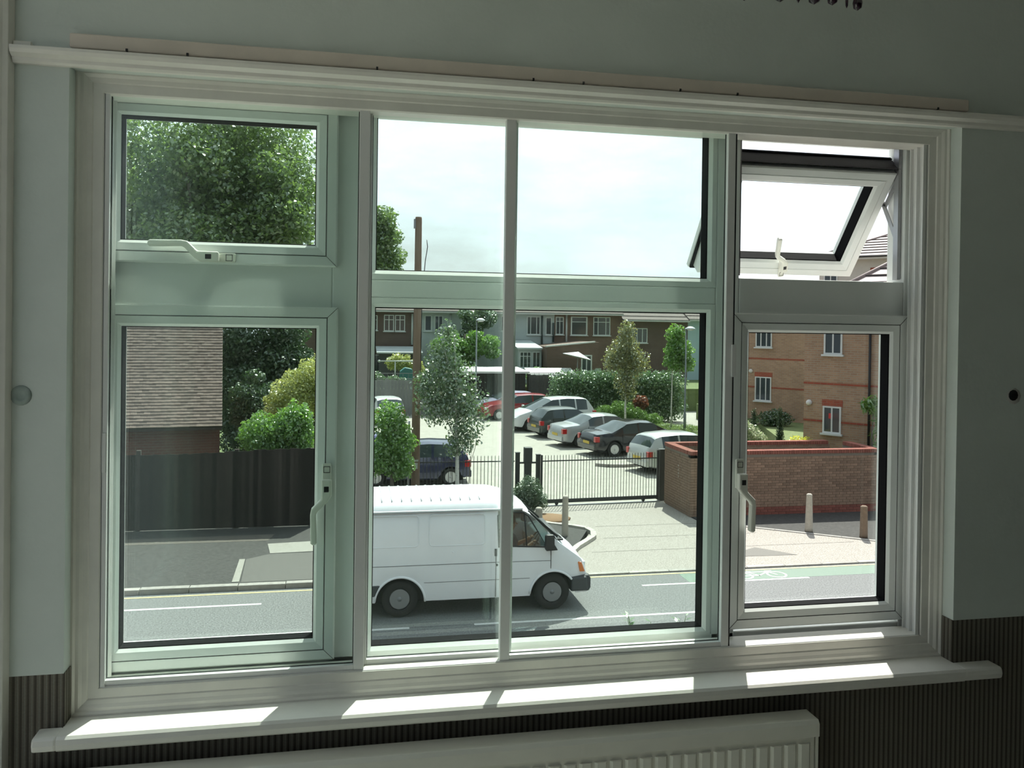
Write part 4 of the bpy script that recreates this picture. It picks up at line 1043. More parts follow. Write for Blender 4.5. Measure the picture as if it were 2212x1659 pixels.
B(.086, .094, -.024, .024, .692, .700).build('mouth', mat('lips', (.28, .10, .08), rough=.6), drv)
# ================================================================== fences, gate, walls, posts
M_fence = mat('dark_fence_wood', (.018, .014, .013), (.040, .033, .029), scale=5, rough=.95, stretch=(1, 1, .15), rnd=.6)
M_fpost = mat('fence_post_wood', (.055, .045, .038), rough=.95)
wfn = thing('wooden_fence', 'dark close boarded wooden fence along the pavement', 'fence', (-9.4, 20.1, 0.09))
bd = None; x = 0.0; i = 0
while x < 8.95:
    if abs(x - 7.05) > .045:
        if bd is None: bd = MB().prism([(0, -.010), (.108, -.004), (.108, .006), (0, .006)], 0, 1.0, 'z').build('board', M_fence, wfn)
        o = bd if i == 0 else dupe(bd, wfn)
        h = 1.93 + .05 * math.sin(x * .9) + random.uniform(-.015, .015)
        o.location = (x, random.uniform(-.006, .006), .02); o.scale = (1, 1, h)
    x += .1; i += 1
for z in (.35, 1.0, 1.65): B(0, 9.0, .010, .055, z, z + .08).build('arris_rail', M_fpost, wfn)
for xx in (.1, 2.4, 4.75, 7.08, 8.95): B(xx - .05, xx + .05, .02, .12, 0, 2.0).build('post', M_fpost, wfn)
# tan strip coloured as the light showing through a gap between two runs
B(7.035, 7.065, .0, .006, .9, 1.9).build('gap_light', mat('gap_light_tan', (.40, .30, .18), rough=.9), wfn)

M_iron = mat('black_ironwork', (.018, .022, .022), (.03, .035, .035), scale=20, rough=.55)
def railing(name, lab, cat, xa, ya, xb, yb, z0, z1, n, bottom=.05, parent=None):
    d = Vector((xb - xa, yb - ya, 0)); L = d.length
    t = thing(name, lab, cat, (xa, ya, 0.012), math.atan2(d.y, d.x))
    b = None
    for i in range(n):
        x = L * (i + .5) / n
        if b is None: b = MB().lathe([(.009, 0), (.009, z1 - z0 - .03), (.0, z1 - z0)], 6).build('bar', M_iron, t); b.location = (x, 0, z0)
        else: dupe(b, t, (x, 0, z0))
    B(0, L, -.006, .006, z1 - .20, z1 - .165).build('top_rail', M_iron, t)
    B(0, L, -.02, .02, z0, z0 + bottom).build('bottom_rail', M_iron, t)
    return t, L
railing('railings', 'black vertical bar railings running up to the gate control box', 'railings', -.2, 22.3, 5.28, 22.2, .06, 1.49, 52)
gt, GL = railing('gate', 'black sliding gate of thin vertical bars across the car park entrance', 'gate', 6.02, 21.95, 9.78, 22.2, .07, 1.50, 41, .11)
gt.location.z = .028
B(GL - .06, GL, -.03, .03, .05, 1.56).build('end_post', M_iron, gt); B(0, .05, -.03, .03, .05, 1.50).build('end_post', M_iron, gt)
for x in (.5, GL - .5): MB().lathe([(.0, .02), (.05, .02), (.05, -.02), (.0, -.02)], 14, Matrix.Translation((x, 0, .055)) @ Matrix.Rotation(math.pi / 2, 4, 'X')).build('roller', M_iron, gt)
tag(B(-.35, GL + .05, -.03, .03, -.03, .010).build('gate_track', M_steel, loc=(6.02, 21.95, .025), rot=gt.rotation_euler.z), 'steel floor track under the sliding gate', 'track')
for (x, y, h, lab) in ((5.36, 22.15, 1.56, 'slim black gate post at the end of the railings'), (5.97, 22.1, 1.50, 'slim black gate post between control box and gate'), (9.92, 22.35, 1.56, 'stout black gate post against the brick enclosure')):
    q = thing('gate_post', lab, 'post', (x, y, 0.012), group='black gate posts')
    w = .06 if h < 1.55 or x < 6 else .09
    B(-w, w, -w, w, 0, h).build('post', M_iron, q, bevel=.006); B(-w - .01, w + .01, -w - .01, w + .01, h, h + .02).build('cap', M_iron, q)
gb = thing('gate_control', 'black control box on a thick post beside the gate', 'gate control', (5.67, 22.15, 0.012))
B(-.10, .10, -.08, .08, 0, 1.30).build('post', M_iron, gb, bevel=.005); B(-.115, .115, -.11, .11, 1.27, 1.72).build('box', M_iron, gb, bevel=.012)
B(-.254, .244, -.02, .02, 1.24, 1.29).build('arm', M_iron, gb)

# ---- brick bin enclosure, built brick by brick
M_brick = mat('buff_brick', (.215, .14, .098), (.30, .20, .14), scale=7, rough=.95, rnd=.22)
M_rbrick = mat('red_brick', (.22, .075, .055), (.29, .105, .078), scale=7, rough=.95, rnd=.15)
M_mortar = mat('brick_mortar', (.22, .19, .155), rough=.95)
bs = thing('bin_store', 'buff brick enclosure with red brick coping beside the gate', 'enclosure', (9.86, 19.98, 0.03))
BL, BD, BH = 5.92, 1.95, 1.83
B(.012, BL - .012, .012, .20, 0, BH - .1).build('wall_core', M_mortar, bs)           # front
B(.012, .20, .012, BD - .012, 0, BH - .1).build('wall_core', M_mortar, bs)
B(BL - .20, BL - .012, .012, BD - .35, 0, BH - .1).build('wall_core', M_mortar, bs)
M_inner = brickmat('buff_brick_inner', (.19, .12, .08), (.26, .17, .115), (.24, .21, .17))
B(.2, BL - .55, BD - .20, BD - .012, 0, BH - .1).build('back_wall', M_inner, bs)
cw, ch = .225, .075
mesh_b = {}
def brick(nm, m, L, D, H, loc, rz=0.0):
    k = (nm, m.name, round(L, 3))
    if k not in mesh_b: o = B(0, L, 0, D, 0, H).build(nm, m, bs); mesh_b[k] = o
    else: o = dupe(mesh_b[k], bs)
    o.location = loc; o.rotation_euler = (0, 0, rz); return o
stuffm = MB(); cnt = 0
rows = int((BH - .11) / ch)
order = []
for r in range(rows):
    offs = 0 if r % 2 == 0 else cw / 2
    x = -offs
    while x < BL - .01:
        xa, xb = max(0, x), min(BL, x + cw)
        if xb - xa > .03: order.append((r, xa + .004, xb - .004))
        x += cw
for (r, xa, xb) in order:
    z = r * ch + .004
    red = r < 3
    full = xb - xa > .2
    jit = random.uniform(-.003, .003)
    if 1.5 < xa < BL and cnt < 300 and full and (r >= 8 or red):
        brick('brick', M_rbrick if red else M_brick, .217, .06, .067, (xa, jit, z)); cnt += 1
    else:
        stuffm.box(xa, xb, jit, .06, z, z + .067)
so = stuffm.build('bricks', M_brick, bs, kind='stuff')
# side towards the gate: all its bricks in one piece
sm = MB()
for r in range(rows):
    y = 0 if r % 2 == 0 else -cw / 2
    while y < BD - .01:
        ya, yb = max(.002, y), min(BD, y + cw)
        if yb - ya > .03: j = random.uniform(-.003, .003); sm.box(j - .001, .06, ya + .004, yb - .004, r * ch + .004, r * ch + .071)
        y += cw
sm.build('bricks', M_brick, bs, kind='stuff')
# red coping: bricks on edge
for (ax, L0, pos) in (('x', BL, (0, -.02)), ('b', BL - .55, (0, BD - .21))):
    n = int(L0 / .075)
    for i in range(n): brick('coping_brick', M_rbrick, .067, .24, .105, (pos[0] + i * .075, pos[1] + random.uniform(-.003, .003), BH - .1))
for xx in (-.02, BL - .22):
    n = int((BD - (.45 if xx < 0 else .6)) / .075)
    for i in range(n):
        brick('coping_brick', M_rbrick, .067, .24, .105, (xx + .24 + random.uniform(-.003, .003), .23 + i * .075, BH - .1), math.pi / 2)
# weathered white marks painted down the corner pier
for i, z in enumerate((.96, 1.06, 1.16, 1.28)):
    B(-.006, .0, .86 - .012, .86 + .012 + .01 * (i % 2), z, z + .05).build('painted_mark', mat('faded_white_paint', (.60, .58, .52), rough=.9), bs)

# ---- bollards
def bollard(x, y, h, r0, r1, m, lab, dome=.05):
    q = thing('bollard', lab, 'bollard', (x, y, .035))
    MB().lathe([(r0, 0), (r0 * .98, h * .1), (r1, h - dome * 1.2), (r1 * 1.03, h - dome * 1.1), (r1 * .95, h - dome * .5), (r1 * .6, h - dome * .1), (0, h)], 18).build('shaft', m, q)
    MB().lathe([(r1 * 1.0, h - .24), (r1 * 1.07, h - .235), (r1 * 1.07, h - .215), (r1 * 1.0, h - .21)], 18).build('collar', m, q)
    return q
M_bol = mat('pale_bollard_concrete', (.50, .46, .39), (.42, .39, .33), scale=18, rough=.9)
M_bolb = mat('brown_bollard_concrete', (.24, .17, .12), (.19, .14, .10), scale=18, rough=.9)
bollard(5.80, 18.25, 1.06, .085, .075, M_bol, 'tall pale concrete bollard in front of the gate')
bollard(5.30, 19.0, .62, .10, .09, M_bol, 'short pale concrete bollard next to the shrub')
bollard(12.32, 17.98, 1.0, .105, .075, M_bol, 'tapering pale bollard before the brick enclosure wall')
bollard(13.40, 17.22, .82, .10, .085, M_bolb, 'brown bollard before the brick enclosure wall')

# ---- telegraph pole and lamp columns
tp = thing('telegraph_pole', 'tall weathered wooden telegraph pole behind the van', 'pole', (2.30, 21.4, 0.09))
M_pole = mat('weathered_pole', (.20, .125, .085), (.27, .20, .15), scale=3, rough=.95, stretch=(3, 3, .3))
MB().lathe([(.125, 0), (.115, 2.5), (.105, 5), (.092, 8.17), (.085, 8.22)], 16).build('shaft', M_pole, tp)
B(-.07, .07, -.125, -.110, 1.42, 1.47).build('label_plate', mat('plate_grey', (.5, .5, .5), rough=.5), tp); B(-.05, .05, -.125, -.110, 1.22, 1.38).build('label_plate', mat('plate_grey', (.5, .5, .5)), tp)
B(-.13, -.08, -.05, .05, 7.9, 8.16).build('bracket', M_steel, tp)
MB().tube([(.10, -.04, 3.0), (.12, -.02, 6.0), (.20, 0, 7.0), (.26, 0, 7.4), (.24, .05, 7.6)], .012, 5).build('cable', M_black, tp)
pp = thing('sign_post', 'thin grey metal post beside the telegraph pole', 'post', (2.10, 21.25, 0.09)); MB().lathe([(.03, 0), (.03, 2.55), (0, 2.56)], 8).build('shaft', M_steel, pp); MB().lathe([(.05, 0), (.05, .05), (.03, .06)], 8).build('foot', M_steel, pp)
def lamp(x, y, h, lab):
    t = thing('lamp_post', lab, 'lamp post', (x, y, 0.02))
    m = mat('lamp_grey_metal', (.22, .24, .25), rough=.5, metal=.4)
    MB().lathe([(.07, 0), (.07, 1.0), (.045, 1.05), (.035, h)], 10).build('column', m, t)
    MB().tube([(0, 0, h - .02), (.03, 0, h + .05), (.16, 0, h + .07)], .022, 6).build('arm', m, t)
    MB().lathe([(.0, .13), (.12, .11), (.22, .05), (.27, -.01), (.265, -.02)], 16, Matrix.Translation((.22, 0, h - .02))).build('hood', mat('lamp_hood', (.62, .65, .66), rough=.3), t)
    MB().lathe([(.20, 0), (.14, -.06), (0, -.07)], 14, Matrix.Translation((.22, 0, h - .035))).build('bowl', M_clear, t)
lamp(7.4, 44.2, 5.62, 'grey lamp post with a domed hood among the garden trees')
lamp(17.05, 37.5, 5.30, 'grey lamp post with a domed hood beside the slender tree')
# ================================================================== buildings
M_tile = mat('brown_roof_tile', (.190, .142, .118), (.265, .205, .172), scale=6, rough=.9, rnd=.22)
M_redb = brickmat('dark_red_brick', (.20, .07, .05), (.16, .055, .04), (.20, .13, .10))
# ---- low tiled house behind the fence
lh = thing('tiled_outbuilding', 'low red brick building with a steep brown tiled roof behind the fence', 'building', (-3.05, 22.3, 0), math.radians(8.6))
HL, HD_, EZ, SL = 9.5, 4.7, 2.42, math.radians(50)
B(-HL, 0, .25, HD_, 0, EZ + .05).build('wall', M_redb, lh)
gz = math.tan(SL) * (HD_ / 2)
MB().prism([(.0, EZ - .02), (HD_ / 2 + .12, EZ + gz + .1), (HD_ + .25, EZ - .02)], -.02, 0, 'x').build('gable', M_redb, lh)
B(-HL, .05, .02, .10, EZ - .10, EZ - .04).build('gutter', mat('brown_gutter', (.06, .035, .03), rough=.7), lh)
rf = bpy.data.objects.new('roof', None); COL.objects.link(rf); rf.parent = lh; rf.location = (0, -.02, EZ); rf.rotation_euler = (SL, 0, 0)
RLen = (HD_ / 2 + .12) / math.cos(SL)
B(-HL, .06, 0, RLen, -.06, -.005).build('underlay', mat('roof_felt', (.05, .04, .035), rough=.95), rf)
tw, tg = .168, .105
tile0 = MB().prism([(0, .002), (0, .030), (.17, .004), (.17, -.006)], .002, tw - .002, 'x').build('tile', M_tile, rf)
first = True; stuff = []
rg = random.Random(3); nrows = int(RLen / tg); nt = 0
for r in range(nrows):
    off = 0 if r % 2 == 0 else tw / 2
    c = 0
    x = .06 - tw - off
    while x > -HL:
        if -3.05 < x and nt < 300 and r < 17:
            o = tile0 if first else dupe(tile0, rf); first = False
            o.location = (x, r * tg + rg.uniform(-.004, .004), rg.uniform(0, .006)); o.rotation_euler = (rg.uniform(-.012, .012), 0, 0); nt += 1
        else: stuff.append((x, r * tg, rg.uniform(0, .008)))
        x -= tw
rs = MB()
for r in range(1, nrows, 2):                          # half tiles finish every other course at the verge
    x, y, z = .06 - tw / 2, r * tg, .003
    rs.add([(x + .002, y, z + .002), (x + tw / 2, y, z + .002), (x + tw / 2, y, z + .030), (x + .002, y, z + .030), (x + .002, y + .17, z + .004), (x + tw / 2, y + .17, z + .004)], [(0, 1, 2, 3), (3, 2, 5, 4)])
for (x, y, z) in stuff:
    rs.add([(x + .002, y, z + .004), (x + tw - .002, y, z + .004), (x + tw - .002, y, z + .030), (x + .002, y, z + .030), (x + .002, y + .17, z + .004), (x + tw - .002, y + .17, z + .004)],
           [(0, 1, 2, 3), (3, 2, 5, 4)])
rs.build('tiles', M_tile, rf, kind='stuff', fix=False)
MB().prism([(HD_ / 2 + .08, EZ + gz + .13), (HD_ / 2 + .08, EZ + gz + .05), (HD_ + .3, EZ - .10), (HD_ + .3, EZ - .02)], -HL, .06, 'x').build('far_slope', M_tile, lh)
MB().tube([(.06, RLen, .02), (-HL, RLen, .02)], .09, 8).build('ridge', M_tile, rf)

# ---- windows for houses: frame, mullions and panes as parts
M_wframe = mat('white_window_frame', (.66, .69, .68), rough=.5)
M_pane = mat('dark_window_pane', (.05, .065, .075), rough=.08, spec=.8)
def hwin(parent, x0, x1, z0, z1, y, lights=(.33, .67), top=None, d=-1, fw=.06, m=M_wframe, sill=True):
    """window on a wall whose outside is towards -y"""
    f = MB().ring(x0, x1, z0, z1, [(0, y + .04), (0, y - .03), (fw, y - .03), (fw, y + .04)]).build('window', m, parent)
    xs = [x0 + fw] + [x0 + (x1 - x0) * t for t in lights] + [x1 - fw]
    for a in xs[1:-1]: B(a - fw * .45, a + fw * .45, y - .028, y + .03, z0 + fw, z1 - fw).build('glazing_bar', m, f)
    if top: zz = z0 + (z1 - z0) * top; B(x0 + fw, x1 - fw, y - .027, y + .03, zz - fw * .4, zz + fw * .4).build('glazing_bar', m, f)
    for a, b in zip(xs[:-1], xs[1:]): B(a, b, y - .005, y + .005, z0 + fw, z1 - fw).build('pane', M_pane, f)
    if sill: B(x0 - .06, x1 + .06, y - .10, y + .02, z0 - .06, z0).build('sill', m, f)
    return f
M_hb = brickmat('terrace_brick', (.20, .125, .09), (.17, .105, .08), (.22, .18, .15))
M_hb2 = brickmat('terrace_brick_dark', (.15, .10, .085), (.13, .085, .07), (.17, .14, .12))
M_rend = mat('white_render', (.50, .55, .55), (.44, .49, .49), scale=1.5, rough=.9)
M_slate = mat('terrace_roof', (.17, .14, .13), (.23, .20, .18), scale=4, rough=.9, stretch=(1, 6, 6))
HY, HB = 57.0, 1.45
def house(x0, x1, m, wins, lab, eave=6.25, pipes=(), ridge=2.0, nm='terraced_house'):
    t = thing(nm, lab, 'house', (x0, HY, HB)); w = x1 - x0; e = eave - HB
    B(0, w, 0, 8, 0, e).build('wall', m, t)
    r = MB().prism([(-.35, e - .03), (-.35, e + .06), (4, e + ridge), (8.35, e + .06), (8.35, e - .03)], -.0, w, 'x').build('roof', M_slate, t)
    for i in range(7):
        f0 = i / 7
        B(0, w, -.37 + 4.35 * f0, -.30 + 4.35 * f0, e + .07 + (ridge - .06) * f0, e + .10 + (ridge - .06) * f0).build('tile_course', M_slate, r)
    B(0, w, -.45, -.33, e - .06, e + .05).build('gutter', mat('gutter_white', (.55, .56, .54), rough=.6), t)
    for (a, b, z0, z1, li, tp) in wins: hwin(t, a - x0, b - x0, z0 - HB, z1 - HB, 0, li, tp)
    for (px, mm, za, zb) in pipes: MB().tube([(px - x0, -.06, za - HB), (px - x0, -.06, zb - HB)], .07, 6).build('drainpipe', mm, t)
    return t
M_pw = mat('white_pipe', (.62, .64, .62), rough=.5); M_pg = mat('grey_pipe', (.07, .09, .09), rough=.5)
house(-3.5, 4.95, M_hb2, [(-.8, .35, 4.9, 6.0, (.5,), .7), (1.5, 2.3, 4.9, 5.95, (.5,), .7), (2.75, 3.45, 4.85, 6.0, (.5,), .7), (3.52, 4.22, 4.85, 6.0, (.5,), .7), (1.5, 3.2, 1.9, 3.2, (.33, .67), None)], 'dark brick terraced house with paired white windows behind the clothes line', pipes=((4.72, M_pw, 3.9, 6.1),))
house(4.95, 10.6, M_rend, [(5.6, 6.1, 4.9, 6.0, (), None), (6.3, 6.9, 4.9, 6.0, (.5,), None), (8.2, 9.4, 4.8, 6.0, (.33, .67), .7)], 'white rendered terraced house mostly hidden behind garden trees', pipes=((7.4, M_pw, 2, 6.1),))
house(10.6, 15.05, M_rend, [(11.1, 12.0, 4.95, 6.05, (.5,), None), (13.0, 14.0, 4.72, 6.05, (.28, .72), None), (14.4, 14.85, 4.72, 6.0, (), None)], 'pale rendered terraced house with dark drainpipes', pipes=((14.12, M_pg, 4.0, 6.1), (14.97, M_pg, 4.2, 5.6)))
house(15.05, 20.2, M_hb, [(15.15, 15.75, 4.75, 6.05, (.5,), .75), (16.28, 17.55, 4.72, 6.08, (.06, .94), .72), (18.0, 19.3, 4.72, 6.08, (.28, .74), .72)], 'brown brick terraced house with two wide white windows and white drainpipe', pipes=((15.95, M_pw, 3.6, 6.2),))
house(20.2, 25.4, M_hb2, [(21.0, 22.2, 4.2, 5.3, (.33, .67), None)], 'dark brick terraced house with lower eaves behind the birch', 5.85, nm='terraced_house')
house(25.4, 31.0, mat('blue_render', (.42, .55, .60), rough=.9), [(27.5, 28.8, 4.6, 5.8, (.5,), None)], 'pale blue rendered house at the end of the terrace', 5.95)

def aerial(x, y, z, h, lab):
    t = thing('tv_aerial', lab, 'aerial', (x, y, z)); m = M_black
    MB().tube([(0, 0, -.03), (0, 0, h)], .022, 5).build('mast', m, t); MB().tube([(-.35, 0, h - .1), (.35, 0, h - .05)], .016, 5).build('boom', m, t)
    for i in range(4): MB().tube([(-.3 + .2 * i, -.22, h - .1 + .014 * i), (-.3 + .2 * i, .22, h - .1 + .014 * i)], .011, 4).build('element', m, t)
aerial(21.2, 61.0, 7.85, 1.40, 'television aerial on the ridge of the lower roof')
aerial(16.4, 61.0, 8.25, .80, 'short television aerial on the brown brick house')

# ---- garden buildings at the back of the terrace
ex = thing('rear_extension', 'single storey extension with pale flat roof and white windows', 'extension', (11.6, 53.2, 1.45))
B(0, 1.65, 0, 3.6, 0, 2.35).build('wall', M_rend, ex)
MB().prism([(-.25, 2.33), (-.25, 2.43), (3.7, 2.86), (3.7, 2.76)], -.1, 1.66, 'x').build('roof', mat('pale_felt_roof', (.52, .56, .57), rough=.7), ex)
hwin(ex, .12, .92, 1.05, 2.15, 0, (.33, .67), .72); hwin(ex, 1.0, 1.56, 1.05, 2.15, 0, (.5,), None)
lt = thing('lean_to', 'brick lean-to with a sloping white edged parapet and patio door', 'extension', (13.35, 52.0, 1.45))
MB().prism([(0, 0), (3.6, 0), (3.6, 2.86), (3.2, 2.86), (0, 2.52)], 0, 4.85, 'y').build('wall', brickmat('lean_to_brick', (.17, .105, .08), (.14, .085, .065), (.17, .14, .12)), lt)
MB().prism([(-.08, 2.50), (3.3, 2.84), (3.3, 2.93), (-.08, 2.59)], -.08, .25, 'y').build('parapet_edge', mat('pale_coping', (.55, .55, .52), rough=.8), lt)
hwin(lt, 2.35, 3.1, .0, 2.0, 0, (.5,), None, fw=.08, sill=False)
B(3.35, 3.75, -.02, 0, .55, 1.1).build('wall_vent', M_rend, lt)
ps = thing('parasol', 'open white garden parasol leaning over a patio', 'parasol', (14.85, 50.0, 1.45))
MB().tube([(0, 0, 0), (.06, 0, 2.15)], .025, 8).build('pole', M_steel, ps)
n = 8; tilt = Matrix.Translation((.05, 0, 2.10)) @ Matrix.Rotation(math.radians(13), 4, 'Y')
can = MB(); top = tilt @ Vector((0, 0, .18)); rim = [tilt @ Vector((1.0 * math.cos(2 * math.pi * k / n), 1.0 * math.sin(2 * math.pi * k / n), -.16)) for k in range(n)]
rim2 = [q - Vector((0, 0, .02)) for q in rim]
can.add([top] + rim, [(0, k + 1, (k + 1) % n + 1) for k in range(n)]).add([top - Vector((0, 0, .02))] + rim2, [(0, (k + 1) % n + 1, k + 1) for k in range(n)])
can.build('canopy', mat('parasol_cloth', (.72, .74, .76), rough=.9), ps)
for k in range(n): MB().tube([top - Vector((0, 0, .06)), rim2[k]], .008, 4).build('rib', M_steel, ps)
gs = thing('garage', 'dark garage with a flat white edged roof behind the red car', 'garage', (6.9, 48.3, 0))
B(0, 4.2, 0, 3.5, 0, 2.42).build('wall', mat('dark_garage_boards', (.035, .033, .032), (.06, .055, .05), scale=6, rough=.95), gs)
MB().prism([(-.35, 2.42), (-.35, 2.54), (3.6, 2.64), (3.6, 2.52)], -.25, 4.4, 'x').build('roof', mat('white_roof_sheet', (.62, .62, .60), rough=.7), gs)
for i in range(10): B(.1 + i * .41, .13 + i * .41, -.012, 0, .05, 2.38).build('board_joint', M_darkgap, gs)
sh = thing('shed', 'low garden shed with a sloping white roof behind the dark fence', 'shed', (11.5, 48.5, 0))
B(0, 2.6, 0, 1.2, 0, 2.3).build('wall', mat('shed_boards', (.20, .16, .12), rough=.95), sh)
MB().prism([(-.2, 2.28), (-.2, 2.34), (1.35, 2.68), (1.35, 2.62)], -.15, 2.9, 'x').build('roof', mat('white_roof_sheet', (.62, .62, .60)), sh)

def board_fence(nm, lab, xa, ya, xb, yb, h, m, w=.16, trellis=0.0, z=0.0):
    d = Vector((xb - xa, yb - ya, 0)); L = d.length; t = thing(nm, lab, 'fence', (xa, ya, z), math.atan2(d.y, d.x))
    n = int(L / w); b0 = None
    for i in range(n):
        if b0 is None: b0 = B(.004, w - .004, -.012, .012, 0, h).build('board', m, t); b0.location = (0, 0, 0)
        else: dupe(b0, t, (i * w, random.uniform(-.012, .012), 0)).scale = (1, 1, random.uniform(.985, 1.01))
    k = int(L / 2.2) + 1
    for i in range(k + 1): B(-.06, .06, -.02, .09, 0, h + .06).build('post', m, t).location = (L * i / k, 0, 0)
    if trellis:
        for q in (h + .05, h + trellis): B(0, L, -.012, .012, q, q + .035).build('trellis_rail', m, t)
        tl = None
        for i in range(int(L / .3)):
            if tl is None: tl = B(-.01, .01, -.012, .012, h, h + trellis + .03).build('trellis_slat', m, t)
            else: dupe(tl, t, (i * .3, 0, 0))
    return t
board_fence('panel_fence', 'grey board fence with trellis along the far side of the car park', -4.0, 46.9, 6.9, 46.7, 2.1, mat('grey_fence_wood', (.19, .195, .19), (.24, .245, .235), scale=4, rough=.95, rnd=.12), .2, .36)
board_fence('panel_fence', 'dark board fence with a spiked top behind the cars', 11.33, 48.15, 17.5, 47.8, 2.32, mat('black_fence_wood', (.05, .05, .048), (.08, .078, .072), scale=4, rough=.95, rnd=.15), .2, .12)
# rotary clothes line
cl = thing('clothes_line', 'white T shaped clothes post in the garden behind the grey fence', 'clothes line', (3.25, 51.0, 1.45))
MB().tube([(0, 0, 0), (.0, 0, 1.56)], .04, 6).build('post', M_pw, cl); MB().tube([(-1.0, 0, 1.55), (1.05, 0, 1.56)], .045, 6).build('crossbar', M_pw, cl)
for x in (-1.0, 1.05): MB().lathe([(0, .09), (.07, .06), (.09, 0), (.06, -.07), (0, -.08)], 10, Matrix.Translation((x, 0, 1.55))).build('end_cap', M_pw, cl)
gl = thing('garden_shelter', 'low dark shelter with a pale edge at the foot of the dark house', 'shelter', (2.4, 55.0, 1.45))
B(0, 2.6, 0, 1.7, 0, 1.9).build('wall', mat('shelter_boards', (.10, .10, .11), rough=.9), gl); MB().prism([(-.3, 1.9), (-.3, 2.0), (1.8, 2.35), (1.8, 2.25)], -.2, 2.9, 'x').build('roof', mat('pale_felt_roof', (.52, .56, .57)), gl)
cb = thing('garden_tarpaulin', 'teal tarpaulin draped in a garden beside the clothes post', 'tarpaulin', (4.0, 51.5, 1.45))
MB().prism([(-.5, 0), (-.42, .9), (-.1, 1.15), (.35, 1.05), (.6, 0)], -.3, .3, 'y').build('sheet', mat('teal_sheet', (.06, .20, .20), rough=.6), cb, bevel=.06)

# ---- brick flats
FD = math.radians(-53)
M_fb = brickmat('flats_brick', (.42, .27, .175), (.33, .205, .135), (.36, .30, .23), ms=.010)
M_band = brickmat('flats_red_band', (.36, .09, .05), (.30, .07, .045), (.28, .15, .10))
M_dtile = mat('pale_lit_tile', (.22, .18, .165), (.28, .23, .215), scale=5, rough=.6, stretch=(1, 4, 4))
FZ = .9
def flats(lab, px, py, w, dep, h, wins, bands, extra=None, over=.35, pitch=36, m=None, courses=12, left_hip=True):
    t = thing('brick_flats', lab, 'building', (px, py, FZ), FD)
    B(0, w, 0, dep, 0, h).build('wall', m or M_fb, t)
    for z in bands: B(-.012, w + .012, -.012, dep, z, z + .075).build('red_band', M_band, t)
    for (a, b, z0, z1, li) in wins:
        hwin(t, a, b, z0, z1, -.02, li, None, fw=.055)
        B(a - .04, b + .04, -.012, .0, z1, z1 + .22).build('red_lintel', M_band, t)
    # hipped roof: slabs with stepped tile courses
    p = math.radians(pitch); rise = math.tan(p) * (dep / 2 + over)
    e = h; hw = dep / 2 + over
    r = MB(); A = [(-over, -over, e), (w + over, -over, e), (w + over, dep + over, e), (-over, dep + over, e)]
    i0 = -over + hw
    R1, R2 = (i0, dep / 2, e + rise), (max(i0, w + over - hw), dep / 2, e + rise)
    r.add(A + [R1, R2] + [(x, y, z - .12) for x, y, z in A], [(0, 1, 5, 4), (1, 2, 5), (2, 3, 4, 5), (3, 0, 4), (6, 7, 8, 9), (0, 6, 7, 1), (1, 7, 8, 2), (2, 8, 9, 3), (3, 9, 6, 0)])
    ro = r.build('roof', M_dtile, t)
    for i in range(courses):
        f = i / courses
        xa = -over + f * hw; xb = w + over - f * (w + over - R2[0]); y = -over + f * hw; z = e + f * rise
        B(xa, xb, y - .03, y + .02, z + .005, z + .035).build('tile_course', M_dtile, ro)
        B(xa + .02, xb - .02, y - .035, y - .028, z - .03, z + .008).build('tile_shadow_gap', M_darkgap, ro)
    # hip tiles and fascia
    MB().tube([A[0], R1], .07, 6).build('hip_tiles', M_dtile, ro)
    B(-over, w + over, -over - .03, -over, e - .17, e + .0).build('fascia', mat('white_fascia', (.68, .68, .66), rough=.5), t)
    B(-over - .03, -over, -over, dep + over, e - .17, e + .0).build('fascia', mat('white_fascia', (.68, .68, .66)), t)
    MB().tube([(-over, -over - .08, e - .04), (w + over, -over - .08, e - .04)], .055, 6).build('gutter', M_black, t)
    return t
fr = flats('nearer wing of the brick flats with drainpipe and round wall lamp', 15.95, 24.5, 6.5, 8, 5.02,
    [(.68, 1.30, .92, 1.84, (.5,)), (.68, 1.30, 3.60, 4.55, (.5,)), (3.2, 4.0, .92, 1.84, (.5,))], (1.28, 2.56))
MB().tube([(2.22, -.07, 0), (2.22, -.07, 5.0)], .04, 6).build('drainpipe', M_black, fr)
MB().lathe([(.10, 0), (.10, .04), (.085, .10), (.05, .13), (0, .14)], 14, Matrix.Translation((.20, 0, 1.92)) @ Matrix.Rotation(math.pi / 2, 4, 'X')).build('wall_lamp', mat('opal_lamp', (.72, .72, .70), rough=.3), fr)
B(.88, .98, -.032, -.028, 1.42, 1.60).build('red_poster', mat('red_poster_print', (.55, .05, .05), rough=.6), fr)
fl = flats('recessed wing of the brick flats behind the conifers', 18.92, 37.64, 5.4, 3.5, 5.1,
    [(.85, 1.42, 1.0, 2.1, (.5,)), (1.98, 2.82, .92, 2.1, (.33, .67)), (.85, 1.42, 3.75, 4.7, (.5,)), (1.98, 2.82, 3.55, 4.7, (.33, .67))], (1.55, 2.95), pitch=18)
MB().lathe([(.10, 0), (.10, .06), (.07, .10), (0, .12)], 12, Matrix.Translation((1.75, 0, 2.36)) @ Matrix.Rotation(math.pi / 2, 4, 'X')).build('wall_lamp', mat('opal_lamp', (.72, .72, .70)), fl)
fr2 = flats('cream rendered upper block rising behind the flats roofs', 24.3, 37.4, 6.5, 6, 8.15, [(.25, .95, 6.55, 7.35, (.5,)), (2.6, 3.3, 6.55, 7.35, (.5,))], (), m=mat('cream_render', (.60, .58, .52), (.54, .52, .47), scale=2, rough=.9), pitch=24, courses=9)
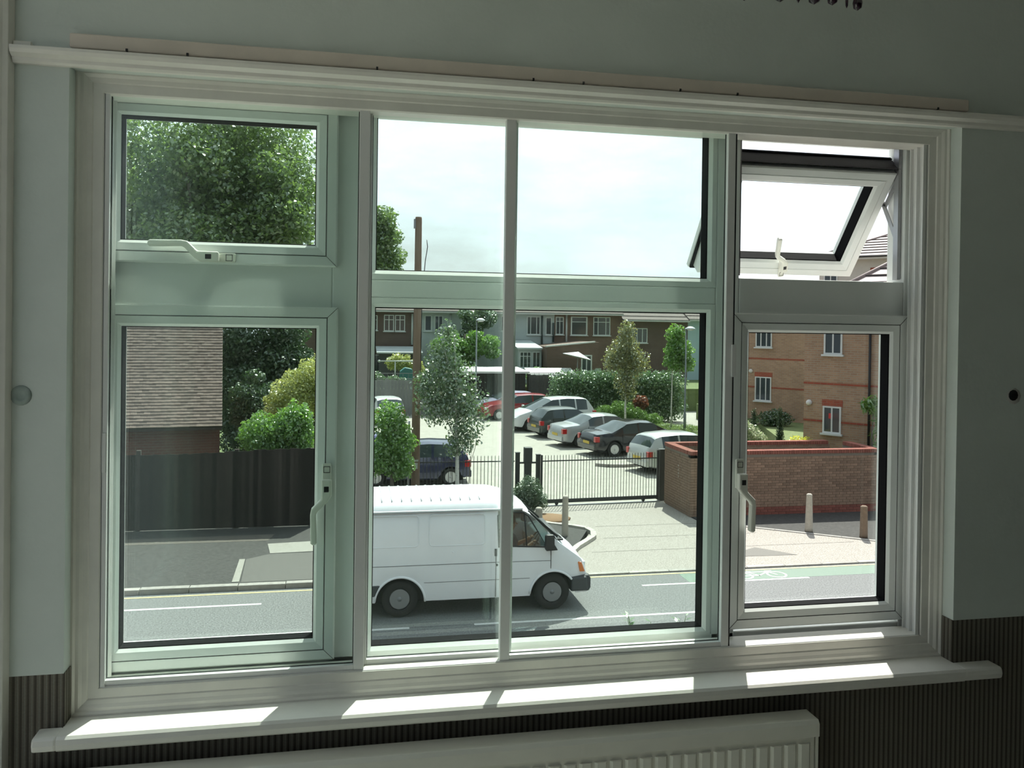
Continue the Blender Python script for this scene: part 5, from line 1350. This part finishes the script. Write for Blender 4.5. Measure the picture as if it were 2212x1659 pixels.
# ================================================================== trees and shrubs
L_oak = leafmat('oak_leaf', (0.070, 0.135, 0.035), (0.190, 0.300, 0.080), .14, .55)
L_dark = leafmat('dark_evergreen_leaf', (0.022, 0.056, 0.022), (0.062, 0.124, 0.040), .10, .35)
L_yel = leafmat('golden_leaf', (0.248, 0.310, 0.078), (0.527, 0.558, 0.202), .14, .45)
L_bright = leafmat('bright_green_leaf', (0.078, 0.202, 0.031), (0.186, 0.357, 0.070), .12, .5)
L_birch = leafmat('birch_leaf', (0.046, 0.101, 0.037), (0.116, 0.202, 0.070), .22, .4, .28)
L_birchy = leafmat('birch_leaf_turning', (0.093, 0.139, 0.046), (0.279, 0.264, 0.078), .18, .45)
L_ivy = leafmat('ivy_leaf', (0.046, 0.116, 0.037), (0.139, 0.248, 0.093), .16, .35)
L_grass = leafmat('grass_blade', (0.109, 0.186, 0.046), (0.248, 0.341, 0.109), .08, .4)
L_red = leafmat('reddish_leaf', (0.155, 0.054, 0.031), (0.310, 0.139, 0.062), .08, .4)
M_bark = mat('grey_bark', (.10, .085, .07), (.15, .13, .11), scale=6, rough=.95, stretch=(1, 1, .3))
M_wbark = mat('white_birch_bark', (.66, .65, .60), (.20, .19, .17), scale=9, rough=.9, stretch=(1, 1, 2.2), lo=.55, hi=.72)

def tree(nm, lab, loc, h, trunk_r, blobs, n, size, leaf, bark=M_bark, seed=1, cat='tree', group=None, branches=6, droop=0.0, lean=(0, 0), shell=.45, aspect=.55, trunk_top=None):
    t = thing(nm, lab, cat, loc, 0, group)
    rg = random.Random(seed)
    ht = trunk_top or h * .75
    pts = [(lean[0] * f * ht + (rg.uniform(-.04, .04) if 0 < f < 1 else 0), lean[1] * f * ht, f * ht) for f in (0, .25, .5, .75, 1)]
    MB().tube(pts, [trunk_r, trunk_r * .85, trunk_r * .7, trunk_r * .5, trunk_r * .2], 9).build('trunk', bark, t)
    for i in range(branches):
        b = blobs[i % len(blobs)]; f = rg.uniform(.35, .8)
        a = Vector(pts[2]).lerp(Vector(pts[4]), (f - .35) / .45); e = Vector((b[0], b[1], b[2])) + Vector((rg.uniform(-.5, .5) * b[3], rg.uniform(-.5, .5) * b[4], rg.uniform(0, .6) * b[5]))
        mid = a.lerp(e, .5) + Vector((0, 0, .06 * h * rg.random()))
        MB().tube([a, mid, e], [trunk_r * .35, trunk_r * .22, trunk_r * .07], 6).build('branch', bark, t)
    leaves('foliage', blobs, n, size, leaf, t, seed, shell, droop, aspect)
    return t
def shrub(nm, lab, loc, blobs, n, size, leaf, seed=1, cat='shrub', group=None, stems=4, bark=M_bark, droop=0.0, aspect=.5, zmin=.02, shell=.5):
    t = thing(nm, lab, cat, loc, 0, group); rg = random.Random(seed)
    for i in range(stems):
        b = blobs[i % len(blobs)]
        MB().tube([(rg.uniform(-.08, .08), rg.uniform(-.08, .08), 0), (b[0] * .5, b[1] * .5, b[2] * .5), (b[0] + rg.uniform(-.3, .3) * b[3], b[1], b[2] + .4 * b[5])], [.03, .02, .008], 6).build('stem', bark, t)
    leaves('foliage', blobs, n, size, leaf, t, seed, shell, droop, aspect, zmin)
    return t
def crown(n, cx, cy, cz, rx, ry, rz, r, seed):
    rg = random.Random(seed); out = []
    for i in range(n):
        a, b, c = rg.gauss(0, 1), rg.gauss(0, 1), rg.gauss(0, 1); l = math.sqrt(a * a + b * b + c * c); k = rg.random() ** .4
        q = r * rg.uniform(.7, 1.3)
        out.append((cx + a / l * rx * k, cy + b / l * ry * k, cz + c / l * rz * k, q, q, q * .75))
    return out
# great tree over the outbuilding
tree('broadleaf_tree', 'great broadleaf tree towering behind the tiled outbuilding', (-5.4, 33.0, -.05), 14, .42, crown(36, 0, 0, 10.4, 3.8, 3.4, 4.3, 1.6, 5) + crown(12, 3.0, -.8, 9.2, 1.1, 1.6, 2.9, 1.0, 6) + crown(8, -1, -2.0, 7.2, 3.6, 1.6, 1.6, 1.3, 8), 95000, .19, L_oak, seed=11, branches=18)
tree('broadleaf_tree', 'broadleaf tree showing past the window bar near the telegraph pole', (.95, 39.0, -.05), 11, .26, crown(18, .8, 0, 8.5, .75, .9, 2.3, .78, 21), 18000, .17, L_oak, seed=12, branches=10)
tree('evergreen_tree', 'dark evergreen tree beside the tiled outbuilding', (-2.75, 31.3, -.05), 6.6, .22, crown(44, 0, 0, 2.9, 2.0, 1.0, 2.8, .8, 31), 52000, .14, L_dark, seed=13, branches=10)
shrub('golden_shrub', 'shrub with golden yellow leaves above the wooden fence', (-.80, 23.75, 0), [(-.25, 0, 3.15, .88, .65, .80), (.3, .05, 3.70, .78, .6, .68), (-.78, 0, 2.8, .52, .5, .55), (.6, 0, 3.1, .82, .6, .75)], 15000, .085, L_yel, 41, stems=6)
shrub('laurel_shrub', 'bright green leafy shrub growing over the wooden fence', (-1.45, 22.1, 0), [(-.40, 0, 2.2, .72, .65, .65), (.35, 0, 2.35, .58, .65, .75), (-.05, 0, 1.5, .85, .65, .8), (.62, .0, 2.6, .32, .5, .48), (.68, 0, 1.9, .36, .6, .7)], 18000, .095, L_bright, 42, stems=6)
shrub('dark_shrub', 'dark shaded shrub between outbuilding and golden shrub', (-2.45, 26.0, 0), crown(12, 0, 0, 2.1, .5, .4, 1.9, .5, 43), 15000, .10, L_dark, 43)
# trees at the railings
tree('silver_birch', 'young silver birch with a white trunk in front of the railings', (3.41, 20.5, .09), 5.3, .065, [(-.45, 0, 4.3, .55, .5, .85), (-.2, 0, 3.6, .85, .6, .85), (.1, 0, 2.9, .75, .55, .75), (-.6, .1, 3.1, .7, .5, .65), (.15, 0, 2.2, .5, .4, .55), (-.15, 0, 1.95, .3, .3, .35), (-.35, 0, 5.0, .25, .25, .4), (-.9, .1, 3.6, .45, .4, .5)], 6800, .085, L_birch, M_wbark, seed=51, branches=9, droop=.8, lean=(-.03, 0), aspect=.7, shell=.6)
tree('street_tree', 'small dense green street tree beside the telegraph pole', (1.62, 20.5, .09), 3.2, .055, [(-.1, 0, 2.65, .5, .45, .55), (.1, 0, 2.1, .55, .5, .6), (-.25, 0, 1.7, .55, .5, .55), (.2, 0, 1.45, .4, .4, .4)], 7000, .095, L_bright, seed=52, branches=5, droop=.4)
shrub('gate_shrub', 'dark feathery shrub beside the gate and short bollard', (5.45, 20.9, .09), [(0, 0, .55, .38, .35, .5), (-.35, 0, .4, .3, .3, .35), (.25, 0, .3, .3, .3, .28), (-.75, .2, .35, .28, .28, .30)], 7000, .085, leafmat('rosemary_leaf', (0.046, 0.093, 0.046), (0.116, 0.178, 0.093), .10, .35), 53, droop=-.8, aspect=.25)
tag(MB().lathe([(.55, 0), (.5, .04), (.2, .07), (0, .08)], 12, Matrix.Scale(1.4, 4, (1, 0, 0))).build('soil_bed', M_soil, loc=(5.75, 20.35, .03)), 'patch of bare orange soil under the gate shrub', 'soil')
def twig(x, y, pts, lab):
    t = thing('bare_sapling', lab, 'sapling', (x, y, .02)); MB().tube(pts, [.012] + [.008] * (len(pts) - 2) + [.003], 5).build('stem', mat('pale_twig', (.30, .25, .19), rough=.9), t); MB().tube([pts[1], (pts[1][0] + .12, 0, pts[1][2] + .9)], [.007, .002], 5).build('side_shoot', mat('pale_twig', (.30, .25, .19)), t)
twig(3.85, 21.9, [(0, 0, 0), (.05, 0, 1.25), (.20, 0, 1.75), (.26, 0, 2.25)], 'thin bare curved sapling beside the silver birch')
# far gardens
tree('garden_tree', 'bushy green tree in the gardens behind the garage', (8.0, 53.4, 1.45), 4.4, .15, crown(16, 0, 0, 2.3, 2.2, .55, 1.5, .72, 61), 20000, .15, L_bright, seed=61)
tree('garden_tree', 'tall hazy green tree in front of the white rendered house', (9.0, 55.6, 1.45), 5.4, .16, crown(14, .0, 0, 3.5, 1.7, .4, 1.6, .68, 62), 16000, .14, L_birch, seed=62)
shrub('garden_shrub', 'light green bush between shed roof and lean-to', (12.55, 50.95, 1.45), [(0, 0, .6, .85, .7, .65), (.7, 0, .4, .6, .5, .45)], 5000, .12, L_bright, 63)
shrub('garden_shrub', 'overgrown pale shrub beside the clothes post', (2.2, 50.0, 1.45), [(-.6, 0, .5, 1.0, .7, .55), (.8, 0, .3, 1.2, .6, .4), (-1.2, .6, 1.5, .7, .6, 1.0)], 8000, .13, L_ivy, 64)
shrub('garden_shrub', 'yellow flowering bush behind the clothes post', (3.6, 52.8, 1.45), [(0, 0, 1.4, .9, .5, .6), (1.0, 0, 1.0, .7, .5, .7)], 4000, .14, L_yel, 65)
# hedge and trees beside the parked cars
shrub('ivy_hedge', 'tall ivy covered hedge behind the parked cars', (16.3, 42.6, 0), [(x, random.Random(int(x * 10)).uniform(-.2, .2), z, 1.0, .6, .75) for x in np.arange(-4.2, 2.6, .9) for z in (.7, 1.5, 2.25)], 32000, .14, L_ivy, 71, 'hedge', stems=8)
tree('young_birch', 'young birch with yellowing leaves in front of the dark brick house', (14.65, 39.6, .02), 5.9, .06, [(.0, 0, 5.0, .55, .5, .75), (-.15, 0, 4.1, .95, .7, .85), (.35, 0, 3.5, 1.0, .7, .8), (-.75, 0, 3.5, .6, .5, .6), (0, 0, 2.6, .75, .6, .7), (.1, 0, 1.9, .5, .45, .5)], 7000, .11, L_birchy, M_wbark, seed=72, branches=7, droop=.6, aspect=.7, shell=.6)
tree('slender_tree', 'slender green tree with a pale thin trunk by the lamp post', (16.62, 38.2, .05), 5.6, .045, [(.15, 0, 4.9, .55, .5, .6), (.35, 0, 4.2, .75, .6, .65), (.1, 0, 3.6, .6, .5, .55), (.75, 0, 3.5, .5, .45, .5)], 4600, .12, L_bright, M_wbark, seed=73, branches=5, aspect=.7)
shrub('broom_shrub', 'feathery bright green shrub behind the black saloon', (14.7, 40.6, .02), [(0, 0, .7, .9, .6, .7), (.9, 0, .5, .7, .5, .5), (-.9, 0, .6, .6, .5, .6), (1.7, -.3, .35, .6, .5, .4)], 12000, .14, leafmat('broom_leaf', (0.070, 0.155, 0.031), (0.155, 0.279, 0.070), .05, .45), 74, droop=-1.2, aspect=.16)
shrub('red_leaf_shrub', 'reddish leaved shrub at the foot of the hedge', (16.1, 41.4, .02), [(0, 0, 1.2, .45, .35, .4)], 1500, .13, L_red, 75, stems=3)
shrub('verge_grass', 'tufts of long sunlit grass along the verge', (16.0, 37.9, .05), [(-1.0, .6, .2, .9, .6, .25), (.2, .3, .2, .8, .5, .22), (1.2, 0, .18, .8, .6, .2), (.4, -.9, .15, .8, .5, .2)], 9000, .16, L_grass, 76, 'grass', stems=2, droop=-1.5, aspect=.12)
# in front of the flats
shrub('white_flower_bush', 'pale variegated bush in front of the flats', (13.75, 24.2, .9), [(0, 0, .75, .42, .34, .5), (.42, -.02, .55, .25, .3, .4), (-.25, 0, 1.05, .3, .3, .35)], 5000, .075, leafmat('variegated_leaf', (0.155, 0.264, 0.109), (0.600, 0.600, 0.434), .1, .4), 81)
def conifer(x, y, h, r, lab, sd): return shrub('conifer', lab, (x, y, .9), [(0, 0, h * f, r * (1 - .75 * f + .1), r * (1 - .75 * f + .1), h * .16) for f in (.12, .3, .5, .7, .92)], 3200, .07, leafmat('conifer_leaf%d' % sd, (0.016, 0.039, 0.016), (0.046, 0.085, 0.034), .05, .2), sd, 'conifer', droop=-1.5, aspect=.3, stems=1)
conifer(14.34, 24.98, 1.55, .24, 'dark narrow conifer among the pale bushes', 82); conifer(15.12, 24.6, 1.62, .20, 'dark narrow conifer beside the yellow bush', 83)
shrub('yellow_bush', 'bright yellow green bush beside the nearer brick wing', (15.15, 23.45, .9), [(0, 0, .55, .45, .3, .35), (.35, 0, .5, .35, .3, .32), (-.5, 0, .45, .35, .3, .28)], 5000, .06, leafmat('yellow_green_leaf', (0.403, 0.465, 0.046), (0.600, 0.600, 0.093), .08, .45), 84)
shrub('lawn_shrub', 'dark low hedge at the foot of the recessed flats', (19.0, 33.8, .9), [(-.9, 1.2, .35, .9, .6, .45), (.6, -.6, .35, .9, .6, .4)], 6000, .10, L_dark, 85)
shrub('palm_shrub', 'drooping green palm like leaves beside the drainpipe of the flats', (16.7, 21.75, .9), [(0, 0, 2.05, .34, .3, .3), (.4, 0, 1.7, .4, .3, .5), (.5, 0, .9, .4, .4, .7)], 900, .30, L_bright, 86, stems=3, droop=1.2, aspect=.22)
tree('far_tree', 'round green tree top beyond the terrace roofs', (24.6, 66.0, 1.4), 9.0, .3, crown(10, 0, 0, 6.6, 1.5, 1.5, 1.5, .8, 91), 9000, .2, L_oak, seed=91)
